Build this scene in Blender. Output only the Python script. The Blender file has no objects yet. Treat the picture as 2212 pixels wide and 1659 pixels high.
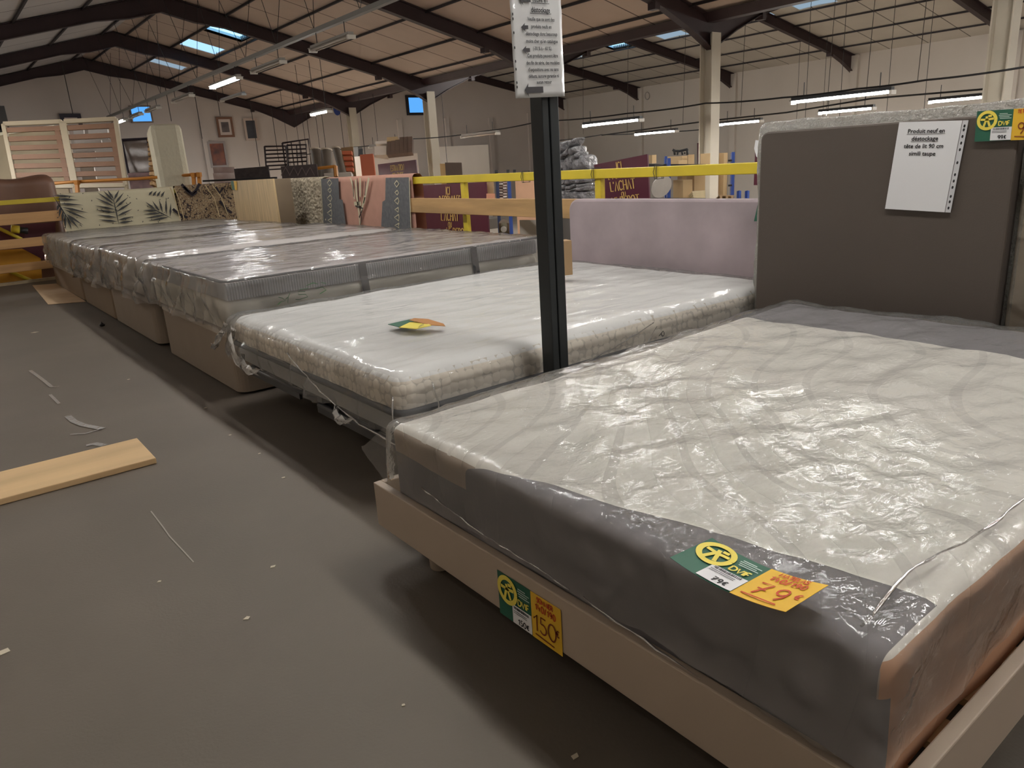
import bpy, math, random
from mathutils import Vector, Matrix, noise
random.seed(7)
R = math.radians

# ------------------------------------------------------------------ camera
CAM_H, F_PX, W_PX, H_PX = 1.095, 1600.0, 2212.0, 1659.0
YAW, PIT, ROL = 0.921, 0.2915, -0.0623
_f = Vector((math.cos(YAW) * math.cos(PIT), math.sin(YAW) * math.cos(PIT), -math.sin(PIT)))
_r = _f.cross(Vector((0, 0, 1))).normalized()
_u = _r.cross(_f)
_r, _u = _r * math.cos(ROL) + _u * math.sin(ROL), -_r * math.sin(ROL) + _u * math.cos(ROL)
sc = bpy.context.scene
cam = bpy.data.cameras.new('camera')
cam.sensor_width = 36.0
cam.lens = F_PX / W_PX * 36.0
cam.clip_start = 0.05
cam.clip_end = 200
camo = bpy.data.objects.new('camera', cam)
sc.collection.objects.link(camo)
camo.matrix_world = Matrix(((_r.x, _u.x, -_f.x, 0), (_r.y, _u.y, -_f.y, 0), (_r.z, _u.z, -_f.z, CAM_H), (0, 0, 0, 1)))
sc.camera = camo

# ------------------------------------------------------------------ world, exposure
wd = bpy.data.worlds.new('world')
sc.world = wd
wd.use_nodes = True
wd.node_tree.nodes['Background'].inputs[0].default_value = (0.35, 0.55, 1.0, 1)
wd.node_tree.nodes['Background'].inputs[1].default_value = 0.6
sc.view_settings.view_transform = 'Standard'
sc.view_settings.look = 'None'
sc.view_settings.exposure = 0.3
sc.view_settings.gamma = 1.0
sc.view_settings.use_curve_mapping = False
TUBE = 70.0            # strength of a lit fluorescent tube
sc.cycles.use_denoising = True
sc.cycles.max_bounces = 7
sc.cycles.transparent_max_bounces = 14
sc.cycles.sample_clamp_indirect = 6.0
sc.cycles.caustics_reflective = False
sc.cycles.caustics_refractive = False


# ------------------------------------------------------------------ placing
def ray(x, y):
    return _r * (x - W_PX / 2) + _u * (H_PX / 2 - y) + _f * F_PX


def PT(ax, val, x, y):
    """point seen at photo pixel x, y that lies on the plane  axis = val"""
    d = ray(x, y)
    t = (val - (CAM_H if ax == 2 else 0)) / d[ax]
    return d * t + Vector((0, 0, CAM_H))


PX = lambda v, x, y: PT(0, v, x, y)
PY = lambda v, x, y: PT(1, v, x, y)
PZ = lambda v, x, y: PT(2, v, x, y)


# ------------------------------------------------------------------ materials
def lin(c):
    return tuple((v / 12.92 if v <= .04045 else ((v + .055) / 1.055) ** 2.4) for v in [k / 255 for k in c]) + (1,)


MATS = {}


def mat(name, col, rough=.6, metal=0, var=0.0, vscale=6, bump=0.0, bscale=40, spec=.5, stretch=None, col2=None, coat=0):
    if name in MATS:
        return MATS[name]
    m = bpy.data.materials.new(name)
    m.use_nodes = True
    nt = m.node_tree
    b = nt.nodes['Principled BSDF']
    b.inputs['Roughness'].default_value = rough
    b.inputs['Metallic'].default_value = metal
    b.inputs['Specular IOR Level'].default_value = spec
    b.inputs['Coat Weight'].default_value = coat
    c = lin(col)
    b.inputs['Base Color'].default_value = c
    tc = nt.nodes.new('ShaderNodeTexCoord')
    mp = nt.nodes.new('ShaderNodeMapping')
    nt.links.new(tc.outputs['Object'], mp.inputs[0])
    if stretch:
        mp.inputs['Scale'].default_value = stretch
    if var or col2:
        n = nt.nodes.new('ShaderNodeTexNoise')
        n.inputs['Scale'].default_value = vscale
        n.inputs['Detail'].default_value = 5
        nt.links.new(mp.outputs[0], n.inputs[0])
        r = nt.nodes.new('ShaderNodeValToRGB')
        r.color_ramp.elements[0].position = .3
        r.color_ramp.elements[1].position = .7
        c2 = lin(col2) if col2 else tuple(min(1, v * (1 - var)) for v in c[:3]) + (1,)
        r.color_ramp.elements[0].color = c2
        r.color_ramp.elements[1].color = c if col2 else tuple(min(1, v * (1 + var * .5)) for v in c[:3]) + (1,)
        nt.links.new(n.outputs['Fac'], r.inputs[0])
        nt.links.new(r.outputs[0], b.inputs['Base Color'])
    if bump:
        n2 = nt.nodes.new('ShaderNodeTexNoise')
        n2.inputs['Scale'].default_value = bscale
        n2.inputs['Detail'].default_value = 4
        nt.links.new(mp.outputs[0], n2.inputs[0])
        bp = nt.nodes.new('ShaderNodeBump')
        bp.inputs['Strength'].default_value = 1
        bp.inputs['Distance'].default_value = bump
        nt.links.new(n2.outputs['Fac'], bp.inputs['Height'])
        nt.links.new(bp.outputs[0], b.inputs['Normal'])
    MATS[name] = m
    return m


def emit(name, col, s):
    if name in MATS:
        return MATS[name]
    m = bpy.data.materials.new(name)
    m.use_nodes = True
    nt = m.node_tree
    nt.nodes.remove(nt.nodes['Principled BSDF'])
    e = nt.nodes.new('ShaderNodeEmission')
    e.inputs[0].default_value = lin(col)
    e.inputs[1].default_value = s
    nt.links.new(e.outputs[0], nt.nodes['Material Output'].inputs[0])
    MATS[name] = m
    return m


def film_mat(name, haze=.12, rough=.13, bump=.012, scale=9, stretch=(1, 1, 1), tint=(235, 232, 228), gloss=.05, fine=.25, fk=1.3):
    m = bpy.data.materials.new(name)
    m.use_nodes = True
    nt = m.node_tree
    N, L = nt.nodes.new, nt.links.new
    nt.nodes.remove(nt.nodes['Principled BSDF'])
    tc, mp = N('ShaderNodeTexCoord'), N('ShaderNodeMapping')
    L(tc.outputs['Object'], mp.inputs[0])
    mp.inputs['Scale'].default_value = stretch
    n1 = N('ShaderNodeTexNoise')
    n1.noise_type = 'RIDGED_MULTIFRACTAL'
    n1.inputs['Scale'].default_value = scale
    n1.inputs['Detail'].default_value = 3
    n1.inputs['Distortion'].default_value = .6
    n2 = N('ShaderNodeTexNoise')
    n2.inputs['Scale'].default_value = scale * 4.5
    n2.inputs['Detail'].default_value = 3
    n2.inputs['Distortion'].default_value = .8
    L(mp.outputs[0], n1.inputs[0])
    L(mp.outputs[0], n2.inputs[0])
    ad = N('ShaderNodeMath')
    ad.operation = 'MULTIPLY_ADD'
    ad.inputs[1].default_value = fine
    L(n2.outputs['Fac'], ad.inputs[0])
    L(n1.outputs['Fac'], ad.inputs[2])
    bp = N('ShaderNodeBump')
    bp.inputs['Distance'].default_value = bump
    L(ad.outputs[0], bp.inputs['Height'])
    fr = N('ShaderNodeFresnel')
    fr.inputs[0].default_value = 1.5
    L(bp.outputs[0], fr.inputs['Normal'])
    fa = N('ShaderNodeMath')
    fa.operation = 'MULTIPLY_ADD'
    fa.use_clamp = True
    fa.inputs[1].default_value = fk
    fa.inputs[2].default_value = gloss
    L(fr.outputs[0], fa.inputs[0])
    gl = N('ShaderNodeBsdfGlossy')
    gl.inputs['Roughness'].default_value = rough
    L(bp.outputs[0], gl.inputs['Normal'])
    tr = N('ShaderNodeBsdfTransparent')
    tr.inputs[0].default_value = (.97, .97, .97, 1)
    df = N('ShaderNodeBsdfDiffuse')
    df.inputs[0].default_value = lin(tint)
    L(bp.outputs[0], df.inputs['Normal'])
    m1, m2 = N('ShaderNodeMixShader'), N('ShaderNodeMixShader')
    m1.inputs[0].default_value = haze
    L(tr.outputs[0], m1.inputs[1])
    L(df.outputs[0], m1.inputs[2])
    L(fa.outputs[0], m2.inputs[0])
    L(m1.outputs[0], m2.inputs[1])
    L(gl.outputs[0], m2.inputs[2])
    L(m2.outputs[0], nt.nodes['Material Output'].inputs[0])
    return m


# ------------------------------------------------------------------ mesh building
class MB:
    def __init__(self):
        self.v, self.f, self.mi, self.cur = [], [], [], 0

    def mat(self, i):
        self.cur = i
        return self

    def add(self, vs, fs):
        o = len(self.v)
        self.v += [Vector(p) for p in vs]
        for f in fs:
            self.f.append([o + i for i in f])
            self.mi.append(self.cur)
        return self

    def hexa(self, p):      # 4 bottom, 4 top, both counter-clockwise
        return self.add(p, [(3, 2, 1, 0), (4, 5, 6, 7), (0, 1, 5, 4), (1, 2, 6, 5), (2, 3, 7, 6), (3, 0, 4, 7)])

    def box(self, a, b):
        x0, x1 = sorted((a[0], b[0]))
        y0, y1 = sorted((a[1], b[1]))
        z0, z1 = sorted((a[2], b[2]))
        return self.hexa([(x0, y0, z0), (x1, y0, z0), (x1, y1, z0), (x0, y1, z0), (x0, y0, z1), (x1, y0, z1), (x1, y1, z1), (x0, y1, z1)])

    def bar(self, p, q, w, h, up=(0, 0, 1)):   # rectangular bar from p to q
        p, q, up = Vector(p), Vector(q), Vector(up)
        d = (q - p).normalized()
        s = d.cross(up).normalized() * (w / 2)
        t = s.cross(d).normalized() * (h / 2)
        return self.hexa([p - s - t, p + s - t, q + s - t, q - s - t, p - s + t, p + s + t, q + s + t, q - s + t])

    def slab(self, pts, th):   # flat polygon given by corners, thickened by vector th
        n = len(pts)
        pts = [Vector(p) for p in pts]
        th = Vector(th)
        return self.add(pts + [p + th for p in pts], [tuple(range(n - 1, -1, -1)), tuple(range(n, 2 * n))] + [(i, (i + 1) % n, (i + 1) % n + n, i + n) for i in range(n)])

    def poly(self, pts):
        return self.add(pts, [tuple(range(len(pts)))])

    def tube(self, pts, r, n=8, cap=True):
        pts = [Vector(p) for p in pts]
        vs, fs = [], []
        ref = Vector((0, 0, 1))
        for i, p in enumerate(pts):
            d = (pts[min(i + 1, len(pts) - 1)] - pts[max(i - 1, 0)]).normalized()
            if abs(d.dot(ref)) > .95:
                ref = Vector((1, 0, 0)) if abs(d.x) < .9 else Vector((0, 1, 0))
            s = d.cross(ref).normalized()
            t = s.cross(d).normalized()
            rr = r[i] if isinstance(r, (list, tuple)) else r
            vs += [p + (s * math.cos(a) + t * math.sin(a)) * rr for a in [2 * math.pi * k / n for k in range(n)]]
        for i in range(len(pts) - 1):
            for k in range(n):
                fs.append((i * n + k, i * n + (k + 1) % n, (i + 1) * n + (k + 1) % n, (i + 1) * n + k))
        if cap:
            fs += [tuple(range(n - 1, -1, -1)), tuple(range((len(pts) - 1) * n, len(pts) * n))]
        return self.add(vs, fs)

    def lathe(self, c, prof, n=20):   # prof: (radius, z)
        vs = [(c[0] + r * math.cos(2 * math.pi * k / n), c[1] + r * math.sin(2 * math.pi * k / n), c[2] + z) for r, z in prof for k in range(n)]
        fs = [(i * n + k, i * n + (k + 1) % n, (i + 1) * n + (k + 1) % n, (i + 1) * n + k) for i in range(len(prof) - 1) for k in range(n)]
        fs += [tuple(range(n - 1, -1, -1)), tuple(range((len(prof) - 1) * n, len(prof) * n))]
        return self.add(vs, fs)

    def grid(self, nx, ny, fn):
        vs = [fn(i / nx, j / ny) for j in range(ny + 1) for i in range(nx + 1)]
        fs = [(j * (nx + 1) + i, j * (nx + 1) + i + 1, (j + 1) * (nx + 1) + i + 1, (j + 1) * (nx + 1) + i) for j in range(ny) for i in range(nx)]
        return self.add(vs, fs)

    def strokes(self, lines, O, U, V, w, off=None, vary=0):
        """pen strokes as flat ribbons: lines in u,v units on the plane O + u U + v V"""
        O, U, V = Vector(O), Vector(U), Vector(V)
        off = Vector(off) if off else Vector((0, 0, 0))
        for ln in lines:
            P = [O + U * a + V * b + off for a, b in ln]
            if len(P) < 2:
                continue
            nn = U.cross(V).normalized()
            L_, R_ = [], []
            for i, p in enumerate(P):
                d = (P[min(i + 1, len(P) - 1)] - P[max(i - 1, 0)])
                if d.length < 1e-9:
                    d = U
                d.normalize()
                s = nn.cross(d)
                ww = w * (1 + vary * abs(d.normalized().dot(V.normalized()))) / 2
                L_.append(p + s * ww)
                R_.append(p - s * ww)
            n = len(P)
            self.add(L_ + R_, [(i, i + n, i + n + 1, i + 1) for i in range(n - 1)])
        return self

    def text(self, s, O, U, V, size, off=(0, 0, 0), bold=.012, align='CENTER', shear=0):
        """typed line of text; U, V unit vectors along and up"""
        cu = bpy.data.curves.new('t', 'FONT')
        cu.body = s
        cu.size = 1
        cu.align_x = align
        cu.offset = bold
        cu.shear = shear
        cu.resolution_u = 2
        o = bpy.data.objects.new('t', cu)
        sc.collection.objects.link(o)
        bpy.context.view_layer.update()
        me = bpy.data.meshes.new_from_object(o.evaluated_get(bpy.context.evaluated_depsgraph_get()))
        O, U, V, off = Vector(O), Vector(U), Vector(V), Vector(off)
        self.add([O + U * (p.co.x * size) + V * (p.co.y * size) + off for p in me.vertices], [tuple(p.vertices) for p in me.polygons])
        bpy.data.objects.remove(o)
        bpy.data.meshes.remove(me)
        bpy.data.curves.remove(cu)
        return self


def wrap(x0, x1, y0, y1, z1, drop, r=.04, res=.05, disp=None):
    """top, rounded edges and sides of a padded block as one sheet"""
    ix0, ix1, iy0, iy1 = x0 + r, x1 - r, y0 + r, y1 - r
    tail = r * math.pi / 2 + max(0, drop - r)

    def axis(a, b):
        n = max(2, int((b - a) / res))
        m = max(4, int(tail / (res * .6)))
        return [a - tail + tail * i / m for i in range(m)] + [a + (b - a) * i / n for i in range(n + 1)] + [b + tail * (i + 1) / m for i in range(m)]
    S, T = axis(ix0, ix1), axis(iy0, iy1)
    vs = []
    for t in T:
        for s in S:
            cx, cy = min(max(s, ix0), ix1), min(max(t, iy0), iy1)
            dx, dy = s - cx, t - cy
            d = math.hypot(dx, dy)
            if d > tail:
                dx, dy, d = dx * tail / d, dy * tail / d, tail
            u = Vector((dx, dy, 0)) / d if d > 1e-9 else Vector((0, 0, 0))
            a = min(d / r, math.pi / 2)
            out = r * math.sin(a)
            dn = r * (1 - math.cos(a)) + max(0, d - r * math.pi / 2)
            p = Vector((cx, cy, z1)) + u * out - Vector((0, 0, dn))
            nrm = (u * math.sin(a) + Vector((0, 0, math.cos(a)))).normalized()
            if disp:
                p = p + disp(p, nrm, dn)
            vs.append(p)
    nx, ny = len(S), len(T)
    fs = [(j * nx + i, j * nx + i + 1, (j + 1) * nx + i + 1, (j + 1) * nx + i) for j in range(ny - 1) for i in range(nx - 1)]
    mb = MB()
    mb.add(vs, fs)
    return mb


def fbm(p, s, o=3, seed=0):
    return noise.fractal(Vector(p) * s + Vector((seed * 17.3, seed * 5.1, seed)), 1.0, 2.0, o)


def link(name, data=None):
    o = bpy.data.objects.new(name, data)
    sc.collection.objects.link(o)
    return o


def tag(o, label, cat, group=None, kind=None):
    if label:
        o['label'] = label
    if cat:
        o['category'] = cat
    if group:
        o['group'] = group
    if kind:
        o['kind'] = kind
    return o


def thing(name, loc, label, cat, group=None):
    o = link(name)
    o.location = loc
    o.empty_display_size = .05
    return tag(o, label, cat, group)


def world_loc(o):
    p = Vector((0, 0, 0))
    while o is not None:
        p += o.location
        o = o.parent
    return p


def obj(name, mb, mats, parent=None, label=None, cat=None, group=None, kind=None, smooth=False, bevel=0, sub=0, origin=None, solid=0):
    me = bpy.data.meshes.new(name)
    if parent is None:
        if origin is None:
            lo = [min(v[i] for v in mb.v) for i in range(3)]
            hi = [max(v[i] for v in mb.v) for i in range(3)]
            origin = Vector(((lo[0] + hi[0]) / 2, (lo[1] + hi[1]) / 2, lo[2]))
        off = Vector(origin)
        loc = off
    else:
        off = world_loc(parent) if origin is None else Vector(origin)
        loc = off - world_loc(parent)
    me.from_pydata([v - off for v in mb.v], [], mb.f)
    for m in (mats if isinstance(mats, (list, tuple)) else [mats]):
        me.materials.append(m)
    for p, i in zip(me.polygons, mb.mi):
        p.material_index = i
        p.use_smooth = smooth
    me.update()
    o = link(name, me)
    o.location = loc
    o.parent = parent
    tag(o, label, cat, group, kind)
    if solid:
        s = o.modifiers.new('solid', 'SOLIDIFY')
        s.thickness = solid
        s.offset = 0
    if bevel:
        b = o.modifiers.new('bevel', 'BEVEL')
        b.width = bevel
        b.segments = 2
        b.limit_method = 'ANGLE'
    if sub:
        s = o.modifiers.new('sub', 'SUBSURF')
        s.levels = s.render_levels = sub
    return o


def copy_tree(o, parent=None, delta=None):
    c = o.copy()
    sc.collection.objects.link(c)
    c.parent = parent
    if delta:
        c.location = o.location + Vector(delta)
    for ch in [k for k in bpy.data.objects if k.parent == o]:
        copy_tree(ch, c)
    return c


def struct(name, mb, m, parent=None, **k):
    return obj(name, mb, m, parent, kind='structure', **k)

# ================================================================== SETTING
XR, ZR = 6.2, 5.82          # ridge of the near bay
XV, ZV = 14.2, 3.81         # valley
XE, ZE = 30.67, 4.35        # far eave
XP, ZP = 22.4, 5.95         # ridge of the far bay
XL, ZL = -1.8, 3.81
YF = [33.66 - 5.69 * k for k in range(8)]     # roof frames
Y1, Y0, LOW = 33.66, -6.2, -1.5

m_wall = mat('wall_paint', (196, 186, 178), .85, var=.05, vscale=.6)
m_wall2 = mat('side_wall_paint', (192, 184, 174), .85, var=.05, vscale=.6)
m_steel = mat('maroon_steel', (48, 30, 32), .55, var=.15, vscale=3)
m_purlin = mat('dark_purlin', (40, 34, 36), .6)
m_col = mat('column_paint', (190, 182, 166), .7, var=.06, vscale=2)


def panel_mat(name, col, col2):
    m = mat(name, col, .7, var=.08, vscale=.8)
    nt = m.node_tree
    b = nt.nodes['Principled BSDF']
    src = b.inputs['Base Color'].links[0].from_socket
    tc = nt.nodes.new('ShaderNodeTexCoord')
    sp = nt.nodes.new('ShaderNodeSeparateXYZ')
    nt.links.new(tc.outputs['Object'], sp.inputs[0])
    md = nt.nodes.new('ShaderNodeMath')
    md.operation = 'PINGPONG'
    md.inputs[1].default_value = 5.69 / 8
    nt.links.new(sp.outputs['Y'], md.inputs[0])
    lt = nt.nodes.new('ShaderNodeMath')
    lt.operation = 'LESS_THAN'
    lt.inputs[1].default_value = .02
    nt.links.new(md.outputs[0], lt.inputs[0])
    mx = nt.nodes.new('ShaderNodeMix')
    mx.data_type = 'RGBA'
    nt.links.new(lt.outputs[0], mx.inputs[0])
    nt.links.new(src, mx.inputs[6])
    mx.inputs[7].default_value = lin(col2)
    nt.links.new(mx.outputs[2], b.inputs['Base Color'])
    return m


m_pan1 = panel_mat('roof_panel_grey', (196, 192, 190), (90, 84, 82))
m_pan2 = panel_mat('roof_panel_warm_glow', (200, 180, 164), (92, 76, 66))  # glow of the warm lamps below partly tinted into the panel colour
m_pan3 = panel_mat('roof_panel_cream', (192, 184, 172), (96, 88, 80))

m_floor = mat('floor_covering', (99, 91, 82), .6, var=.14, vscale=1.4, bump=.0006, bscale=120, spec=.35)
f = MB().box((XL, Y0, -.25), (3.66, 11.05, 0))
struct('floor', f, m_floor, origin=(0, 0, 0))
struct('floor_lower', MB().box((XL, Y0, LOW - .2), (XE + .3, Y1 + .3, LOW)), mat('concrete_floor', (150, 140, 128), .7, var=.15, vscale=.7))
struct('floor_gallery', MB().box((XL, 12.4, -.2), (9.6, Y1, 0)), m_floor)
struct('trim_1', MB().box((XL, 11.05, -.25), (3.7, 11.11, .035)).box((3.66, Y0, -.25), (3.72, 11.05, .035)), mat('floor_edging', (176, 158, 128), .6, var=.2, vscale=8))

# walls
gab = MB()
gab.slab([(XL - .2, Y1, LOW), (XE + .3, Y1, LOW), (XE + .3, Y1, ZE), (XP, Y1, ZP), (XV, Y1, ZV), (XR, Y1, ZR), (XL - .2, Y1, ZL)], (0, .25, 0))
struct('wall_back', gab, m_wall)
struct('wall_right', MB().box((XE, Y0, LOW), (XE + .25, Y1, ZE + .1)), m_wall2)
struct('wall_left', MB().box((XL - .25, Y0, LOW), (XL, Y1, ZL + .1)), mat('left_wall_paint', (164, 156, 146), .85, var=.1, vscale=.7))
fr = MB()
fr.slab([(XL - .2, Y0, LOW), (XE + .3, Y0, LOW), (XE + .3, Y0, ZE), (XP, Y0, ZP), (XV, Y0, ZV), (XR, Y0, ZR), (XL - .2, Y0, ZL)], (0, -.25, 0))
struct('wall_front', fr, m_wall)
pil = MB()
for y in YF[:-1]:
    pil.box((XE - .14, y - .28, LOW), (XE, y + .02, ZE - .05))
struct('trim_2', pil, m_wall2)
pil = MB()
for x in (2.2, 10.2, 16.9, 19.6, 22.4, 25.2, 27.9):
    pil.box((x - .12, Y1 - .1, LOW), (x + .12, Y1, 3.4 if x < 27 else 3.6))
struct('trim_3', pil, m_wall)

# sky openings in the roof: (slope, x0, x1, y0, y1, kind)
SKY = [('B', 7.95, 9.05, 22.75, 24.6, 'open'), ('B', 7.95, 9.05, 26.1, 27.2, 'sheet'), ('B', 7.95, 9.05, 28.5, 29.7, 'sheet'),
       ('B', 7.95, 9.05, 30.4, 31.2, 'dim'),
       ('C', 23.75, 25.15, 22.9, 24.4, 'open'), ('C', 23.75, 25.2, 20.3, 21.6, 'dim'), ('C', 23.75, 25.2, 26.2, 27.3, 'dim'),
       ('C', 23.75, 25.1, 16.5, 17.6, 'dim'), ('C', 23.75, 25.1, 14.2, 15.6, 'dim'), ('C', 23.75, 25.1, 29.0, 30.4, 'dim')]


def zroof(x):
    if x <= XR:
        return ZL + (x - XL) * (ZR - ZL) / (XR - XL)
    if x <= XV:
        return ZR + (x - XR) * (ZV - ZR) / (XV - XR)
    if x <= XP:
        return ZV + (x - XV) * (ZP - ZV) / (XP - XV)
    return ZP + (x - XP) * (ZE - ZP) / (XE - XP)


def slope(name, xa, xb, holes, m):
    xs = sorted(set([xa, xb] + [h[i] for h in holes for i in (0, 1)]))
    ys = sorted(set([Y0, Y1] + [h[i] for h in holes for i in (2, 3)]))
    mb = MB()
    for i in range(len(xs) - 1):
        for j in range(len(ys) - 1):
            a, b, c, d = xs[i], xs[i + 1], ys[j], ys[j + 1]
            if any(h[0] <= (a + b) / 2 <= h[1] and h[2] <= (c + d) / 2 <= h[3] for h in holes):
                continue
            mb.hexa([(a, c, zroof(a)), (b, c, zroof(b)), (b, d, zroof(b)), (a, d, zroof(a)),
                     (a, c, zroof(a) + .08), (b, c, zroof(b) + .08), (b, d, zroof(b) + .08), (a, d, zroof(a) + .08)])
    struct(name, mb, m)


slope('ceiling', XL - .25, XR, [], m_pan1)
slope('ceiling', XR, XV, [s[1:5] for s in SKY if s[0] == 'B'], m_pan2)
slope('ceiling', XV, XP, [], m_pan3)
slope('ceiling', XP, XE + .25, [s[1:5] for s in SKY if s[0] == 'C'], m_pan3)
m_sky = {'open': emit('open_sky', (150, 215, 255), 2.0), 'sheet': emit('sky_through_sheet', (165, 212, 255), 1.1), 'dim': emit('sky_through_old_sheet', (150, 172, 190), .75)}
m_corr = mat('corrugated_edge', (34, 34, 34), .7)
for k, (s, a, b, c, d, kd) in enumerate(SKY):
    mb = MB()
    up = .16 if kd == 'open' else .02
    n = 28 if kd != 'dim' else 2
    mb.grid(4, n, lambda u, v: (a + (b - a) * u, c + (d - c) * v, zroof(a + (b - a) * u) + up + (.025 if int(v * n) % 2 else 0)))
    w = struct('window_%d' % (k + 1), mb, m_sky[kd])
    if kd == 'open':      # light shaft with the cut ends of the corrugated roof
        q = MB()
        for (p0, p1) in (((a, c), (b, c)), ((b, c), (b, d)), ((b, d), (a, d)), ((a, d), (a, c))):
            q.add([(p0[0], p0[1], zroof(p0[0])), (p1[0], p1[1], zroof(p1[0])), (p1[0], p1[1], zroof(p1[0]) + .16), (p0[0], p0[1], zroof(p0[0]) + .16)], [(0, 1, 2, 3)])
        struct('window_frame', q, mat('shaft_lining', (190, 200, 205), .6), w)
        t = MB()
        nt_ = 14
        for i in range(nt_):
            y_ = c + (d - c) * i / nt_
            w_ = (d - c) / nt_
            t.slab([(b + .002, y_, zroof(b) + .02), (b + .002, y_ + w_, zroof(b) + .02), (b - .02, y_ + w_ / 2, zroof(b) + .17)], (.03, 0, 0))
        struct('window_trim', t, m_corr, w)

# steel: rafters with haunches, purlins, gutter beam
def rafter(y, xa, xb, dep=.34):
    mb = MB()
    n = 10
    for i in range(n):
        x0, x1 = xa + (xb - xa) * i / n, xa + (xb - xa) * (i + 1) / n

        def dd(x):
            h = 0
            for xs in (XV, XL, XE):
                if abs(x - xs) < 1.7:
                    h = max(h, .32 * (1 - abs(x - xs) / 1.7) ** 1.5)
            if abs(x - XR) < .8 or abs(x - XP) < .8:
                h = max(h, .1)
            return dep + h
        for (w, za, zb) in ((.012, 0, 1), (.17, 0, .05), (.17, .95, 1)):
            p = []
            for zt in (zb, za):
                for (x, yy) in ((x0, y - w / 2), (x1, y - w / 2), (x1, y + w / 2), (x0, y + w / 2)):
                    p.append((x, yy, zroof(x) - .02 - dd(x) * zt))
            mb.hexa(p)
    for xs in (XV - 1.8, XV + 1.8, XE - 1.75, XL + 1.75):
        if xa < xs < xb:
            mb.box((xs - .07, y - .1, zroof(xs) - dep - .12), (xs + .07, y + .1, zroof(xs) - dep + .02))
    struct('beam', mb, m_steel)


for y in YF[:-1]:
    rafter(y, XL, XR)
    rafter(y, XR, XV)
    rafter(y, XV, XP)
    rafter(y, XP, XE)
for x in (-.3, 1.25, 2.8, 4.35, 5.85, 6.55, 7.85, 9.15, 10.7, 12.2, 13.5, 15.7, 17.2, 18.8, 20.4, 22.0, 22.8, 23.65, 25.2, 26.4, 28.0, 29.5):
    struct('beam', MB().box((x - .022, Y0, zroof(x) - .06), (x + .022, Y1, zroof(x) - .005)), m_purlin)
gb = MB()
gb.slab([(XV - .3, Y0, ZV + .02), (XV - .12, Y0, ZV - .14), (XV + .12, Y0, ZV - .14), (XV + .3, Y0, ZV + .02)], (0, Y1 - Y0, 0))
struct('beam', gb, m_steel)
# columns in the valley: I-shaped steel painted cream
for y in YF[1:-1]:
    c = MB()
    c.box((XV - .15, y - .16, LOW), (XV + .15, y - .135, ZV - .35))
    c.box((XV - .15, y + .135, LOW), (XV + .15, y + .16, ZV - .35))
    c.box((XV - .012, y - .135, LOW), (XV + .012, y + .135, ZV - .35))
    c.box((XV - .2, y - .2, LOW), (XV + .2, y + .2, LOW + .03))
    struct('column', c, m_col)

# gable windows and pictures (on the back wall plane)
YW = Y1 - .06
def on_back(x0, y0, x1, y1, y=YW):
    a, b = PY(y, x0, y0), PY(y, x1, y1)
    return a.x, b.x, b.z, a.z
for k, (q, lab) in enumerate((((281, 231, 328, 262), ''), ((881, 211, 916, 243), ''))):
    xa, xb, za, zb = on_back(*q)
    w = struct('window_%d' % (20 + k), MB().box((xa, YW, za), (xb, YW + .03, zb)), emit('window_sky', (90, 165, 245), .95))
    fm = MB()
    t = .12 if k else .05
    for bx in (((xa - t, za - t), (xb + t, za)), ((xa - t, zb), (xb + t, zb + t)), ((xa - t, za), (xa, zb)), ((xb, za), (xb + t, zb))):
        fm.box((bx[0][0], YW - .05, bx[0][1]), (bx[1][0], YW + .06, bx[1][1]))
    struct('window_frame', fm, mat('window_black', (22, 22, 30), .5) if k else mat('window_grey', (120, 105, 95), .6), w)
# low inner walls on the sales floor beyond the railing
m_low = mat('white_partition', (226, 216, 204), .8, var=.05, vscale=.8)
def front_panel(y, x0, yt, x1, yb, th=.12):
    a, b = PY(y, x0, yt), PY(y, x1, yb)
    return MB().box((a.x, y, LOW), (b.x, y + th, a.z))
struct('wall_2', front_panel(18.4, 782, 337, 908, 400, .9), m_low)
struct('wall_3', front_panel(30.0, 928, 318, 1060, 400), m_low)

# ================================================================== LAMPS
m_tube = emit('lit_tube', (252, 249, 244), TUBE)
m_tube_hall = emit('lit_tube_hall', (253, 250, 245), TUBE * 3.7)
m_tube_fill = emit('fill_tube_dim', (250, 240, 226), TUBE * .2)  # weak tube of the added fill lamps on the left
m_tube_added_near = emit('added_tube_near', (252, 250, 246), TUBE * 1.75)
m_tube_cool = emit('lit_tube_cool', (240, 246, 255), TUBE)
m_tube_warm = emit('lit_tube_warm', (255, 216, 182), TUBE * 3.6)
m_tube_off = mat('unlit_tube', (205, 195, 185), .25)
m_lamp = mat('lamp_housing_grey', (150, 145, 138), .45)
m_lampd = mat('lamp_housing_dark', (36, 36, 38), .5)
m_cap = mat('lamp_end_cap', (210, 205, 195), .4)


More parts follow.
